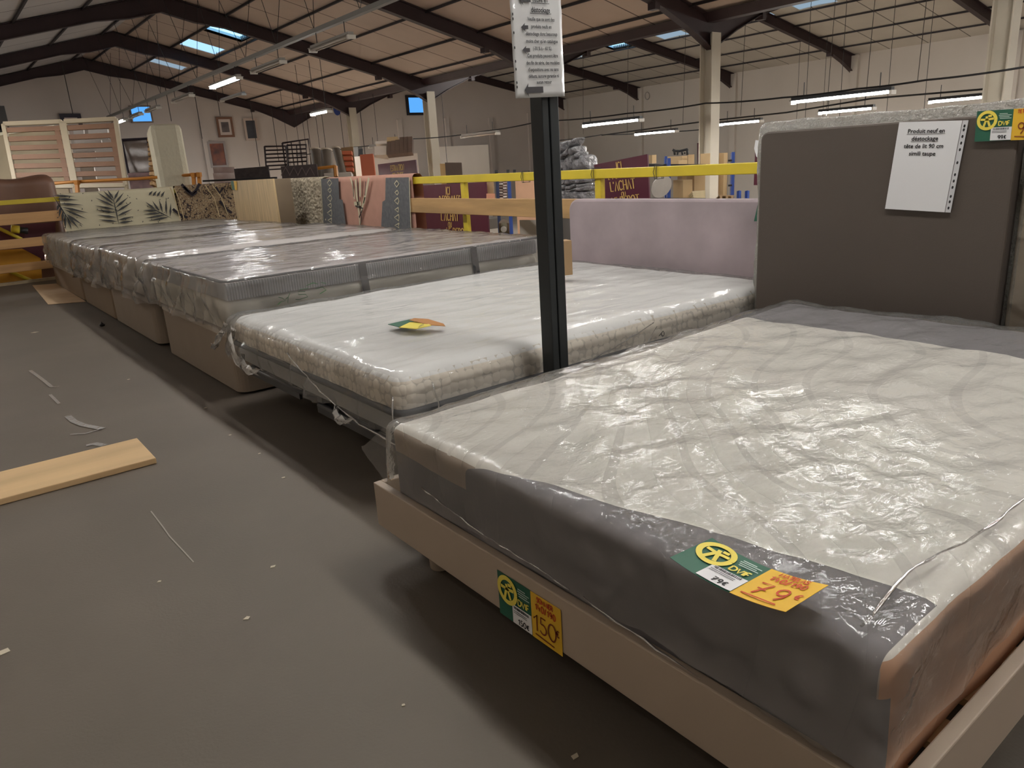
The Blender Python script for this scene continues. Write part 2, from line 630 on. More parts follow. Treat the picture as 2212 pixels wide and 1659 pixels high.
def lamp(p, q, label, lit=1, dark=False, tube=None, hang=.0, two=True, group='fluorescent battens'):
    p, q = Vector(p), Vector(q)
    d = (q - p).normalized()
    s = d.cross(Vector((0, 0, 1))).normalized()
    t = thing('batten_lamp', (p + q) / 2 + Vector((0, 0, 0)), label, 'lamp', group)
    mb = MB().bar(p + Vector((0, 0, .05)), q + Vector((0, 0, .05)), .1, .06)
    mb.slab([p + s * .1 + Vector((0, 0, .035)), p - s * .1 + Vector((0, 0, .035)), q - s * .1 + Vector((0, 0, .035)), q + s * .1 + Vector((0, 0, .035))], (0, 0, -.01))
    obj('housing', mb, m_lampd if dark else m_lamp, t)
    for k in ((-.045, .045) if two else (0,)):
        tb = MB().tube([p + d * .04 + s * k, q - d * .04 + s * k], .016)
        on = lit == 1 or (lit == 2 and k > 0)
        obj('tube', tb, (tube or m_tube) if on else m_tube_off, t, smooth=True)
    for e in (p, q):
        obj('end_cap', MB().bar(e + Vector((0, 0, 0)) - d * .02, e + d * .02, .15, .06), m_cap, t)
    if hang:
        for e in (p + d * .2, q - d * .2):
            obj('hanger', MB().tube([e + Vector((0, 0, .08)), e + Vector((0, 0, .08 + hang))], .008, 5), m_lampd, t)
    return t


m_rail = mat('grey_tray', (128, 126, 122), .5)
m_cable = mat('black_cable', (20, 20, 22), .6)
trx, trz = XR, 3.45
tr = thing('lighting_trunking', (trx, 12, trz), 'long grey cable tray hanging under the near roof ridge', 'cable tray')
obj('tray', MB().box((trx - .05, Y0 + .4, trz), (trx + .05, 31.2, trz + .07)), m_rail, tr)
for i in range(20):
    y = -2.5 + i * 1.75
    for s in (-1, 1):
        obj('suspension_wire', MB().tube([(trx, y, trz + .06), (trx + s * (.35 + .12 * (i % 3)), y + .3 * (i % 2), zroof(trx + .4) - .1)], .006, 4), m_cable, tr)
zf_ = trz - .26
for (ya, yb, lit, lab) in ((11.9, 13.4, 0, 'grey twin batten lamp, unlit, first under the cable tray from the post'), (14.8, 16.4, 0, 'grey twin batten lamp, unlit, between the first and the brightly lit one'),
                           (17.3, 19.2, 1, 'brightly glowing twin batten lamp under the ridge cable tray'), (20.9, 22.6, 0, 'unlit pale batten lamp just beyond the brightly lit one on the tray'),
                           (24.2, 25.6, 0, 'unlit batten lamp on the tray above right of the blue window'), (26.4, 27.8, 0, 'dark unlit batten lamp overlapping the blue gable window'),
                           (28.6, 30.6, 1, 'lit batten lamp at the far end of the tray above the slatted bases')):
    lamp((trx, ya, zf_), (trx, yb, zf_), lab, lit=lit, hang=.2, group='lamps under the ridge tray')
for (ya, yb) in ((5.2, 6.8), (2.4, 4.0), (-.6, 1.0), (-3.6, -2.0)):
    lamp((trx, ya, zf_), (trx, yb, zf_), 'lit batten lamp of the ridge tray over the bed displays', lit=1, hang=.2, group='lamps over the bed displays')
for (x_, ya) in ((2.0, -2.8), (2.0, .2), (2.0, 3.2), (2.0, 6.2)):  # lamps added out of view to light the beds from above
    lamp((x_, ya, 3.25), (x_, ya + 1.5, 3.25), 'unseen added twin batten lamp above the row of beds', lit=1, tube=m_tube_added_near, hang=.4, group='added lamps above the aisle')


for ya in (-1.5, 2.6, 6.4):  # weak lamps added out of view as fill for the bed foot ends
    lamp((-1.35, ya, 3.2), (-1.35, ya + 1.3, 3.2), 'unseen added fill lamp along the left wall', lit=1, hang=.3, tube=m_tube_fill, group='added fill lamps along the left wall')


def cable(name, pts, r, label, cat='cable'):
    P = []
    for a, b in zip(pts[:-1], pts[1:]):
        a, b = Vector(a), Vector(b)
        for k in range(8):
            t = k / 8
            P.append(a.lerp(b, t) - Vector((0, 0, .16 * t * (1 - t) * min(1, (b - a).length / 4))))
    P.append(Vector(pts[-1]))
    o = obj(name, MB().tube(P, r, 6), m_cable)
    return tag(o, label, cat)


AX = 12.0
cable('power_cable', [PX(AX, *q) for q in ((640, 335), (760, 318), (890, 300), (1050, 283), (1165, 262), (1355, 245), (1525, 223), (1690, 211), (1850, 192), (2000, 173), (2212, 145), (2400, 120))], .016,
      'thick black power cable slung across the hall in front of the cream column')
BX = 16.0
tb_ = thing('lamp_rail', PX(BX, 1700, 240), 'thin dark lamp rail behind the cream column carrying the lit tubes', 'rail')
obj('rail', MB().tube([PX(BX, *q) for q in ((1300, 292), (1524, 262), (1700, 243), (1882, 213), (2180, 188))], .02, 6), m_lampd, tb_)
cable('wall_cable', [PX(20.0, *q) for q in ((1180, 305), (1300, 291), (1420, 285), (1524, 279))], .018, 'thin dark cable sagging before the white side wall')
m_wire = mat('thin_wire', (60, 56, 54), .6)
for q0, x_ in (((1355, 292), 1356), ((1475, 270), 1480), ((1600, 250), 1603), ((1785, 250), 1786), ((1982, 175), 1983), ((1260, 290), 1262), ((2180, 188), 2178), ((1870, 215), 1872)):
    p = PX(BX, *q0)
    obj('suspension_wire', MB().tube([p, (p.x + .1, p.y, zroof(p.x) - .05)], .007, 4), m_wire, tb_)


def lampx(X_, x0, y0, x1, y1, label, **k):
    k.setdefault('hang', .22)
    k.setdefault('tube', m_tube_hall)
    a, b = PX(X_, x0, y0), PX(X_, x1, y1)
    z = (a.z + b.z) / 2
    return lamp((X_, a.y, z), (X_, b.y, z), label, **k)


gA = 'lamps of the hall beyond the railing'
lampx(AX, 1262, 273, 1385, 259, 'dark batten lamp hanging by the black cable above the silver packages, right end glowing', lit=2, dark=True, group=gA)
lampx(AX, 1712, 222, 1928, 199, 'long dark batten lamp on the black cable above the taupe headboard', lit=2, dark=True, group=gA)
lampx(BX, 1770, 246, 1888, 233, 'lit tube lamp just above the left half of the taupe headboard', lit=1, dark=True, group=gA)
lampx(BX, 2007, 221, 2152, 208, 'lit tube lamp above the paper notice on the taupe headboard', lit=1, dark=True, group=gA)
lampx(BX, 1556, 270, 1645, 261, 'lit tube lamp directly right of the cream column', lit=1, dark=True, group=gA)
lampx(BX, 1374, 293, 1462, 281, 'small dark batten lamp left of the cream column over the maroon banner', lit=2, dark=True, group=gA)
lampx(AX, 1000, 297, 1075, 288, 'unlit pale tube lamp on the black cable left of the black post', lit=0, group=gA)
lampx(AX, 800, 318, 862, 312, 'unlit pale tube lamp before the cupboards on the high shelf', lit=0, group=gA)
lampx(9.0, 675, 248, 712, 241, 'short lit tube lamp on the gable wall beside the blue disc', lit=1, two=False, group=gA, hang=1.2)
lampx(9.0, 480, 218, 527, 204, 'faint tube lamp hanging before the gable wall above the small pictures', lit=0, two=False, group=gA, hang=1.5)
# unseen lamps added out of view and behind goods to brighten the hall
for (x_, y_, z_, w_) in ((17, 1, 2.5, 0), (22, 5, 2.5, 0), (12, -1.5, 2.5, 0), (22, 2, 2.5, 0), (27, 5, 2.5, 0), (11, 2, 2.5, 0), (-.9, 14, 2.5, 0), (-.9, 22, 2.5, 0), (22, 12, .3, 0), (24, 10.5, .6, 0), (28, 16, .8, 0), (17, 19.4, 4.3, 0), (6, 20, .2, 1), (8, 17, .2, 1), (9.5, 15, .1, 1), (11, 24, .35, 0), (12, 28, .4, 0), (14, 25.5, .45, 0), (15, 22.5, .3, 0), (15.5, 29.5, .5, 0), (5, 26, .3, 0), (9, 27, .4, 1), (2.5, 27, .3, 0)):
    z_ = .035 if x_ < 9.6 and y_ > 12.4 and z_ < 1 else z_
    hg_ = max(0, zroof(x_) - z_ - .1) if z_ > .035 else 0
    lamp((x_, y_, z_), (x_, y_ + 1.5, z_), 'unseen added batten lamp lighting the hall beyond the railing', hang=hg_, lit=1, tube=m_tube_warm if w_ else m_tube_hall, dark=True, group='added lamps lighting the hall')

# ================================================================== LETTERING
def arc(cx, cy, rx, ry, a0, a1, n=14):
    return [(cx + rx * math.cos(R(a0 + (a1 - a0) * i / n)), cy + ry * math.sin(R(a0 + (a1 - a0) * i / n))) for i in range(n + 1)]


G = {
    'A': (.75, [[(0, 0), (.38, 1), (.75, 0)]]), 'C': (.8, [arc(.42, .5, .42, .5, 45, 315)]),
    'D': (.75, [[(0, 0), (0, 1)], [(0, 1), (.2, 1)] + arc(.25, .5, .5, .5, 90, -90) + [(0, 0)]]),
    'E': (.55, [[(0, 0), (0, 1)], [(0, 1), (.5, 1)], [(0, .5), (.42, .5)], [(0, 0), (.52, 0)]]),
    'F': (.5, [[(0, 0), (0, 1)], [(0, 1), (.5, 1)], [(0, .5), (.4, .5)]]),
    'G': (.8, [arc(.42, .5, .42, .5, 45, 330), [(.78, .25), (.78, .45), (.5, .45)]]),
    'H': (.7, [[(0, 0), (0, 1)], [(.7, 0), (.7, 1)], [(0, .5), (.7, .5)]]), 'I': (.12, [[(.06, 0), (.06, 1)]]),
    'L': (.5, [[(0, 1), (0, 0), (.5, 0)]]), 'M': (.85, [[(0, 0), (.1, 1), (.42, .15), (.75, 1), (.85, 0)]]),
    'N': (.7, [[(0, 0), (0, 1), (.7, 0), (.7, 1)]]), 'O': (.9, [arc(.45, .5, .45, .5, 0, 360, 22)]),
    'P': (.6, [[(0, 0), (0, 1), (.3, 1)] + arc(.33, .75, .25, .25, 90, -90, 8) + [(0, .5)]]),
    'R': (.65, [[(0, 0), (0, 1), (.3, 1)] + arc(.33, .75, .25, .25, 90, -90, 8) + [(0, .5)], [(.28, .5), (.65, 0)]]),
    'S': (.5, [arc(.27, .74, .24, .25, 20, 250, 9) + arc(.25, .26, .25, .27, 75, -160, 9)]),
    'T': (.7, [[(.35, 0), (.35, 1)], [(0, 1), (.7, 1)]]), 'U': (.7, [[(0, 1), (0, .35)] + arc(.35, .35, .35, .35, 180, 360, 10) + [(.7, 1)]]),
    'V': (.7, [[(0, 1), (.35, 0), (.7, 1)]]), "'": (.12, [[(.06, 1), (.06, .8)]]), ' ': (.35, []), ':': (.15, [[(.07, .2), (.07, .3)], [(.07, .7), (.07, .8)]]),
    '0': (.6, [arc(.3, .5, .3, .5, 0, 360, 18)]), '1': (.35, [[(0, .7), (.28, 1), (.25, 0)]]), '2': (.55, [arc(.27, .72, .26, .27, 160, -30, 8) + [(0, 0), (.55, 0)]]),
    '4': (.55, [[(.15, 1), (0, .4), (.5, .4)], [(.4, .7), (.35, 0)]]), '5': (.55, [[(.5, 1), (.12, 1), (.08, .6)] + arc(.25, .32, .27, .3, 110, -150, 10)]),
    '7': (.6, [[(0, .95), (.55, 1), (.15, 0)], [(.1, .5), (.5, .45)]]), '9': (.5, [arc(.25, .7, .23, .27, 0, 360, 12) + [(.45, .3), (.25, 0)]]),
    '/': (.4, [[(0, -.05), (.35, 1.05)]]), '€': (.6, [arc(.38, .5, .27, .4, 50, 310, 10), [(0, .58), (.42, .58)], [(0, .42), (.4, .42)]]),
    '6': (.5, [[(.4, 1), (.08, .5)] + arc(.25, .27, .22, .27, 160, -200, 12)]), 'K': (.6, [[(0, 0), (0, 1)], [(.55, 1), (0, .45), (.6, 0)]]),
}


def letters(mb, s, O, U, V, h, w, serif=False, track=.22, center=True, off=(0, 0, 0), vary=0):
    """capitals drawn with the pen: U, V unit vectors, h height"""
    tot = sum(G[c][0] + track for c in s) - track
    x = -tot / 2 if center else 0
    lines = []
    for c in s:
        wd_, st = G[c]
        for ln in st:
            lines.append([((x + a) * h, b * h) for a, b in ln])
            if serif and len(ln) <= 5 and c != "'":
                for a, b in (ln[0], ln[-1]):
                    if b in (0, 1):
                        lines.append([((x + a - .12) * h, b * h), ((x + a + .12) * h, b * h)])
        x += wd_ + track
    mb.strokes(lines, O, U, V, w, off, vary)
    return mb


m_green = mat('card_green', (36, 92, 72), .5)
m_yel = mat('card_yellow', (226, 180, 50), .5)
m_lemon = mat('print_lemon', (232, 214, 90), .5)
m_white = mat('paper_white', (226, 226, 228), .6)
m_ink = mat('black_ink', (24, 24, 28), .6)
m_red = mat('red_felt_pen', (190, 70, 30), .6)
m_brownpen = mat('brown_felt_pen', (120, 50, 20), .6)


def price_card(O, U, V, w, h, big, l1, l2, label, group=None, bend=0.0, pen=None):
    """green and yellow price card; O lower left corner, U along, V up"""
    O, U, V = Vector(O), Vector(U).normalized(), Vector(V).normalized()
    n = U.cross(V)
    t = thing('price_label', O + U * w / 2, label, 'label')

    def P(a, b, k=0):
        return O + U * (a * w) + V * (b * h) + n * k
    g = MB()
    g.grid(12, 1, lambda a, b: P(a * .55, b, .0006))
    obj('green_card', g, m_green, t, solid=.0006)
    g = MB().grid(10, 1, lambda a, b: P(.55 + a * .45, b, .0012))
    obj('yellow_card', g, m_yel, t, solid=.0006)
    st = MB().grid(8, 1, lambda a, b: P(.24 + a * .31, .02 + b * .42, .0026))
    s_ = obj('price_sticker', st, m_white, t)
    bc = MB()
    rnd = random.Random(3)
    a = .27
    while a < .5:
        k = rnd.uniform(.003, .01)
        bc.add([P(a, .36, .0034), P(a + k, .36, .0034), P(a + k, .42, .0034), P(a, .42, .0034)], [(0, 1, 2, 3)])
        a += k + rnd.uniform(.003, .008)
    for b in (.31, .27):
        bc.add([P(.26, b, .0034), P(.48, b, .0034), P(.48, b + .012, .0034), P(.26, b + .012, .0034)], [(0, 1, 2, 3)])
    letters(bc, big + '€', P(.42, .06, .0034), U, V, h * .12, h * .025)
    obj('printed_price', bc, m_ink, s_)
    e = MB()
    c0 = P(.17, .68, .003)
    rr = h * .27
    e.strokes([[(math.cos(R(k * 12)) * rr, math.sin(R(k * 12)) * rr) for k in range(31)]], c0, U, V, h * .1)
    e.strokes([[(-rr * .75, rr * .12), (0, rr * .1), (rr * .75, rr * .2)], [(-rr * .1, rr * .1), (-rr * .35, -rr * .75)], [(rr * .05, rr * .1), (rr * .35, -rr * .7)], [(0, rr * .1), (-rr * .1, rr * .5)], [(rr * .1, rr * .5), (rr * .5, rr * .55)]], c0, U, V, h * .07)
    letters(e, 'DVIF', P(.43, .5, .003), U, V, h * .13, h * .03, track=.16)
    obj('emblem', e, m_lemon, t)
    e = MB()
    for i, (a0, a1) in enumerate(((.35, .47), (.34, .53), (.35, .5), (.36, .53))):
        e.add([P(a0, .86 - i * .05, .003), P(a1, .86 - i * .05, .003), P(a1, .88 - i * .05, .003), P(a0, .88 - i * .05, .003)], [(0, 1, 2, 3)])
    obj('small_print', e, mat('print_pale', (190, 210, 200), .5), t)
    e = MB()
    letters(e, l1, P(.77, .86, .003), U * .8, V, h * .1, h * .025, track=.2)
    letters(e, l2, P(.775, .68, .003), U * .85, V, h * .13, h * .028, track=.3)
    obj('handwritten_line', e, m_red, t)
    e = MB()
    letters(e, big, P(.755, .2, .003), U, V, h * .36, h * .035, track=.3 if len(big) < 3 else .14)
    letters(e, '€', P(.95, .36, .003), U, V, h * .16, h * .03)
    e.strokes([[(.08 * w - .02, 0), (.27 * w, -.03 * h)]], P(.62, .12, .003), U, V, h * .03)
    obj('handwritten_price', e, pen or m_red, t)
    if bend:
        for c in [q for q in bpy.data.objects if q.parent is t or (q.parent and q.parent.parent is t)]:
            wl = world_loc(c)
            for v in c.data.vertices:
                a_ = (v.co + wl - O).dot(U) / w
                v.co += n * (bend * (4 * (a_ - .5) ** 2 - .15) + .004)
    return t


# ================================================================== MATTRESS MATERIALS
def mattress_mat(name, top, side, foot=None, low=None, low_z=0, patch=None, pattern='plain', piping=None):
    m = bpy.data.materials.new(name)
    m.use_nodes = True
    nt = m.node_tree
    N, L = nt.nodes.new, nt.links.new
    b = nt.nodes['Principled BSDF']
    b.inputs['Roughness'].default_value = .8
    b.inputs['Specular IOR Level'].default_value = .25
    tc = N('ShaderNodeTexCoord')
    sp = N('ShaderNodeSeparateXYZ')
    L(tc.outputs['Object'], sp.inputs[0])
    ge = N('ShaderNodeNewGeometry')
    sn = N('ShaderNodeSeparateXYZ')
    L(ge.outputs['Normal'], sn.inputs[0])

    def M(op, a, c=None, d=None):
        q = N('ShaderNodeMath')
        q.operation = op
        for i, v in enumerate((a, c, d)):
            if v is None:
                continue
            if isinstance(v, (int, float)):
                q.inputs[i].default_value = v
            else:
                L(v, q.inputs[i])
        return q.outputs[0]

    def MX(f_, a, c):
        q = N('ShaderNodeMix')
        q.data_type = 'RGBA'
        L(f_, q.inputs[0])
        for i, v in ((6, a), (7, c)):
            if isinstance(v, tuple):
                q.inputs[i].default_value = lin(v)
            else:
                L(v, q.inputs[i])
        return q.outputs[2]
    col = MX(M('LESS_THAN', sn.outputs['Z'], .55), top, side)
    if foot:
        col = MX(M('GREATER_THAN', sn.outputs['Y'], .3), col, top)
        col = MX(M('LESS_THAN', sn.outputs['X'], -.75), col, foot)
    if low:
        lz = M('MULTIPLY', M('LESS_THAN', sp.outputs['Z'], low_z), M('LESS_THAN', sn.outputs['X'], -.3))
        col = MX(lz, col, low)
    h = None
    if pattern == 'quilt':
        mp = N('ShaderNodeMapping')
        L(tc.outputs['Object'], mp.inputs[0])
        mp.inputs['Scale'].default_value = (1.1, 1.6, 1)
        mp.inputs['Rotation'].default_value = (0, 0, R(35))
        wv = N('ShaderNodeTexWave')
        wv.inputs['Scale'].default_value = .75
        wv.inputs['Distortion'].default_value = 7
        wv.inputs['Detail'].default_value = 0
        wv.inputs['Detail Scale'].default_value = 1.2
        L(mp.outputs[0], wv.inputs[0])
        ln = M('MULTIPLY', M('LESS_THAN', M('PINGPONG', wv.outputs['Fac'], .5), .012), M('GREATER_THAN', sn.outputs['Z'], .6))
        col = MX(ln, col, tuple(int(v * .95) for v in top))
        h = M('SUBTRACT', M('POWER', M('ABSOLUTE', M('SUBTRACT', wv.outputs['Fac'], .5)), .5), ln)
        dist = .004
    if pattern == 'honeycomb':
        vo = N('ShaderNodeTexVoronoi')
        vo.inputs['Scale'].default_value = 29
        vo.inputs['Randomness'].default_value = .45
        L(tc.outputs['Object'], vo.inputs[0])
        mk = M('LESS_THAN', sn.outputs['Z'], .75)
        h = M('MULTIPLY', M('SUBTRACT', 1, vo.outputs['Distance']), mk)
        dist = .007
        dk = M('MULTIPLY', M('GREATER_THAN', vo.outputs['Distance'], .62), mk)
        col = MX(dk, col, tuple(int(v * .88) for v in side))
    if pattern == 'ribbed':
        wv = N('ShaderNodeTexWave')
        wv.inputs['Scale'].default_value = 22
        L(tc.outputs['Object'], wv.inputs[0])
        h = wv.outputs['Fac']
        dist = .003
        col = MX(M('MULTIPLY', M('GREATER_THAN', wv.outputs['Fac'], .7), M('LESS_THAN', sn.outputs['Z'], .5)), col, tuple(int(v * .8) for v in side))
    if patch:      # grey foot panel that widens towards one corner:  x < a - b*y  (local)
        a_, b_, ymax = patch
        xx = M('LESS_THAN', sp.outputs['X'], M('MULTIPLY_ADD', sp.outputs['Y'], -b_, a_))
        yy = M('LESS_THAN', sp.outputs['Y'], ymax)
        col = MX(M('MULTIPLY', M('MULTIPLY', xx, yy), M('GREATER_THAN', sn.outputs['Y'], -.6)), col, low)
        xh = M('GREATER_THAN', sp.outputs['X'], 1.58)
        col = MX(M('MULTIPLY', xh, M('GREATER_THAN', sn.outputs['Y'], -.6)), col, low)
    L(col, b.inputs['Base Color'])
    if h is None:
        n2 = N('ShaderNodeTexNoise')
        n2.inputs['Scale'].default_value = 7
        n2.inputs['Detail'].default_value = 3
        L(tc.outputs['Object'], n2.inputs[0])
        h, dist = n2.outputs['Fac'], .006
    bp = N('ShaderNodeBump')
    bp.inputs['Distance'].default_value = dist
    L(h, bp.inputs['Height'])
    L(bp.outputs[0], b.inputs['Normal'])
    return m


def lumps(amp, s, seed, head=0, x0=0, L=2):
    def f(p, n, dn):
        k = amp * fbm((p.x * .8, p.y * 1.3, p.z), s, 3, seed)
        z = head * max(0, (p.x - x0) / L) ** 2 if dn < .1 else 0
        return n * k + Vector((0, 0, z))
    return f


def crinkle(amp, side, seed, head=0, x0=0, L=2, s=5, fold=9):
    """plastic sheet: slack ripples on top, deep hanging folds down the sides"""
    def f(p, n, dn):
        a = fbm((p.x, p.y * 1.5, p.z), s, 4, seed)
        k = amp * (.6 + a)
        hz = Vector((n.x, n.y, 0))
        if dn > .012:
            q = abs(noise.noise(Vector((p.x * fold * .55, p.y * fold * .55 + p.z * 2.5, p.z * 3.2 + seed * 3.7))))
            q2 = abs(noise.noise(Vector((p.x * fold * 1.7, p.y * fold * 1.7 - p.z * 5, p.z * 9 + seed * 7.7))))
            k += side * (abs(n.x) * .85 + .15) * min(1, dn / .12) * (1.5 * q + .7 * q2)
        if .15 < n.z < .97:
            e = 4 * n.z * (1 - n.z)
            k += e * side * .35 * (abs(noise.noise(Vector((p.x * 17, p.y * 17, seed)))) + .7 * abs(noise.noise(Vector((p.x * 37, p.y * 37, seed + 4)))))
        z = head * max(0, (p.x - x0) / L) ** 2 if dn < .1 else 0
        dz = -.6 * side * noise.noise(Vector((p.x * 6, p.y * 6, seed))) if dn > .1 else 0
        return n * k + Vector((0, 0, z + dz))
    return f


m_film_a = film_mat('clear_film_slack', haze=.10, rough=.085, bump=.006, scale=8, stretch=(.8, 1.3, 1), gloss=.0, fine=.5, fk=.85, tint=(245, 243, 238))
m_film_b = film_mat('clear_film_taut', haze=.12, rough=.08, bump=.007, scale=7, stretch=(.5, 1.6, 1), gloss=.0, tint=(245, 244, 242), fk=.6)
m_film_c = film_mat('clear_film_glossy', haze=.14, rough=.09, bump=.008, scale=7, stretch=(.7, 1.4, 1), gloss=.03, tint=(230, 225, 223), fk=.9)
m_seamf = film_mat('film_fold', haze=.3, rough=.15, bump=.002, scale=30, gloss=.1)

# ================================================================== FRONT BED (bed 6)
m_cream = mat('cream_lacquer', (176, 160, 143), .42, var=.06, vscale=3)
fx0, fx1, fy0, fy1 = .85, 2.8, .325, 1.80
bf = thing('bed_frame', ((fx0 + fx1) / 2, 1.07, 0), 'low cream bed frame with round feet under the nearest mattress', 'bed frame')
obj('foot_rail', MB().box((fx0, fy0, .112), (fx0 + .024, fy1, .245)), m_cream, bf, bevel=.003)
obj('head_rail', MB().box((fx1 - .024, fy0, .112), (fx1, fy1, .245)), m_cream, bf, bevel=.003)
obj('side_rail', MB().box((fx0 + .024, fy0, .112), (fx1 - .024, fy0 + .024, .245)), m_cream, bf, bevel=.003)
obj('side_rail', MB().box((fx0 + .024, fy1 - .024, .112), (fx1 - .024, fy1, .245)), m_cream, bf, bevel=.003)
obj('centre_beam', MB().box((fx0 + .03, 1.04, .14), (fx1 - .03, 1.1, .18)), m_cream, bf)
for i in range(14):
    x = fx0 + .06 + i * .138
    obj('slat', MB().box((x, fy0 + .024, .182), (x + .07, fy1 - .024, .196)), mat('slat_wood', (190, 150, 105), .6, var=.1), bf)
for (x, y) in ((fx0 + .1, fy1 - .16), (fx0 + .1, fy0 + .14), (fx1 - .12, fy1 - .16), (fx1 - .12, fy0 + .14), (fx0 + .95, 1.07)):
    obj('leg', MB().lathe((x, y, 0), [(.026, 0), (.03, .004), (.032, .11), (.032, .13)]), m_cream, bf, smooth=True)
x0, x1, y0, y1, zb, zt = .875, 2.77, .37, 1.72, .197, .435
mb = wrap(x0, x1, y0, y1, zt, zt - zb, r=.03, res=.03, disp=lumps(.009, 4.5, 3, .03, x0, 1.9))
m_b6 = mattress_mat('mattress_quilted', (234, 229, 219), (206, 160, 128), foot=(176, 160, 146), low=(126, 122, 125), low_z=.165, patch=(.185, .19, .98), pattern='quilt')
mt6 = obj('mattress', mb, m_b6, None, 'nearest mattress, white quilted top with grey foot end and tan side, wrapped in clear plastic', 'mattress', 'wrapped mattresses on display', smooth=True, origin=(x0, y0, zb))
_ck = crinkle(.011, .008, 5, .03, x0, 1.9, s=6, fold=12)


def foot_crinkle(p, n, dn):
    d = _ck(p, n, dn)
    w = max(0, 1 - abs(p.x - x0 - .02) / .09) * min(1, max(0, (1.15 - p.y) / .15)) * (1 if dn < .12 else .5)
    return d + n * (w * .022 * (abs(noise.noise(Vector((p.x * 14, p.y * 22, p.z * 10)))) + .6 * abs(noise.noise(Vector((p.x * 40, p.y * 46, p.z * 30))))))


fl = wrap(x0 - .008, x1 + .005, y0 - .006, y1 + .006, zt + .010, zt - .255, r=.03, res=.016, disp=foot_crinkle)
obj('plastic_wrap', fl, m_film_a, mt6, smooth=True)
sm = MB()
rnd = random.Random(5)


def crease(pts, r=.002, z=.0):
    P = []
    for a, b in zip(pts[:-1], pts[1:]):
        a, b = Vector(a), Vector(b)
        n = max(2, int((b - a).length / .03))
        P += [a.lerp(b, i / n) + Vector((rnd.uniform(-.003, .003), rnd.uniform(-.003, .003), rnd.uniform(-.001, .002))) for i in range(n)]
    P.append(Vector(pts[-1]))
    sm.tube(P, [r * rnd.uniform(.5, 1.3) for _ in P], 5)


zz = zt + .017
crease([(1.9, .42, zz + .01), (1.33, .41, zz), (1.07, .44, zz), (.90, .42, zz - .002)], .0025)
crease([(.862, 1.55, zt - .13), (.858, 1.3, zt - .155), (.855, .98, zt - .165)], .0025)
crease([(.862, .95, zt - .17), (.86, .6, zt - .2), (.86, .42, zt - .21)], .0025)
obj('plastic_seam', sm, m_seamf, mt6, smooth=True)
# label lying on the grey foot end, label stuck on the frame
a, b = PZ(.462, 1447, 1222), PZ(.462, 1645, 1318)
price_card(a, (b - a), PZ(.462, 1525, 1184) - a, .205, .1, '79', 'MATELAS', '140/190', 'price card reading 79, lying curled on the grey foot end of the nearest mattress', bend=.012)
price_card((fx0 - .001, 1.215, .105), (0, -1, 0), (0, 0, 1), .215, .112, '150', 'SOMMIER', '140/190', 'price card reading 150 stuck on the foot rail of the cream bed frame', pen=m_brownpen)

# ================================================================== TAUPE HEADBOARD AND ITS NOTICE
m_taupe = mat('taupe_leatherette', (84, 76, 70), .55, bump=.0006, bscale=300, spec=.35)


def rounded_board(y0, y1, z0, z1, x, th, r, mbx=None):
    pts = [(x, y0, z0), (x, y1, z0)] + [(x, y1 - r + r * math.cos(R(a)), z1 - r + r * math.sin(R(a))) for a in range(0, 91, 10)] + [(x, y0 + r + r * math.cos(R(a)), z1 - r + r * math.sin(R(a))) for a in range(90, 181, 10)]
    return (mbx or MB()).slab(pts, (th, 0, 0))


hb = thing('headboard', (2.94, 1.46, 0), 'tall taupe leatherette headboard standing at the head of the nearest bed', 'headboard')
obj('panel', rounded_board(.985, 1.96, .22, 1.15, 2.905, .07, .035), m_taupe, hb, bevel=.008)
for y in (1.15, 1.78):
    obj('leg', MB().box((2.925, y, 0), (2.95, y + .06, .25)), mat('black_leg', (30, 28, 28), .5), hb)
# notice
TL, TR, BL = PX(2.897, 1943, 264), PX(2.897, 2079, 260), PX(2.897, 1912, 451)
U, V = (TR - TL), (TL - BL)
sw, sh = U.length, V.length
U.normalize(); V.normalize()
no = thing('paper_notice', (TL + TR) / 2, 'white paper notice in a plastic sleeve on the taupe headboard', 'notice')
obj('paper', MB().slab([BL, BL + U * sw, TR, TL], (-.0012, 0, 0)), m_white, no)
hs = MB().slab([BL + U * (sw + .002), BL + U * (sw + .02), TR + U * .02, TR + U * .002], (-.0012, 0, 0))
st_ = obj('punched_strip', hs, mat('sleeve_strip', (205, 205, 208), .3), no)
hm = MB()
for k in (.06, .1, .17, .24, .31, .45, .58, .65, .72, .82, .88, .95):
    c = TL + U * (sw + .011) - V * (sh * k) + Vector((-.002, 0, 0))
    hm.poly([c + U * (.0035 * math.cos(R(j * 45))) + V * (.0055 * math.sin(R(j * 45))) for j in range(8)])
obj('hole', hm, m_ink, st_)
tx = MB()
off = (-.0022, 0, 0)
for i, (s, k) in enumerate((('Produit neuf en', 1), ('déstockage', 1), ('tête de lit 90 cm', 0), ('simili taupe', 0))):
    c = TL + U * (sw * .47) - V * (sh * (.125 + .083 * i))
    tx.text(s, c, U, V, .0205, off, bold=.022)
    if k:
        l = .066 if i == 0 else .047
        tx.slab([c - U * l - V * .004 + Vector(off), c + U * l - V * .004 + Vector(off), c + U * l - V * .0028 + Vector(off), c - U * l - V * .0028 + Vector(off)], (-.0002, 0, 0))
obj('lettering', tx, m_ink, no)
# price card half off the right edge of the headboard
a = PX(2.895, 2105, 306)
price_card(a, PX(2.895, 2184, 303) - a, PX(2.895, 2111, 242) - a, .2, .098, '99', 'TETE DE LIT', '90', 'price card on the upper right corner of the taupe headboard', pen=m_brownpen)

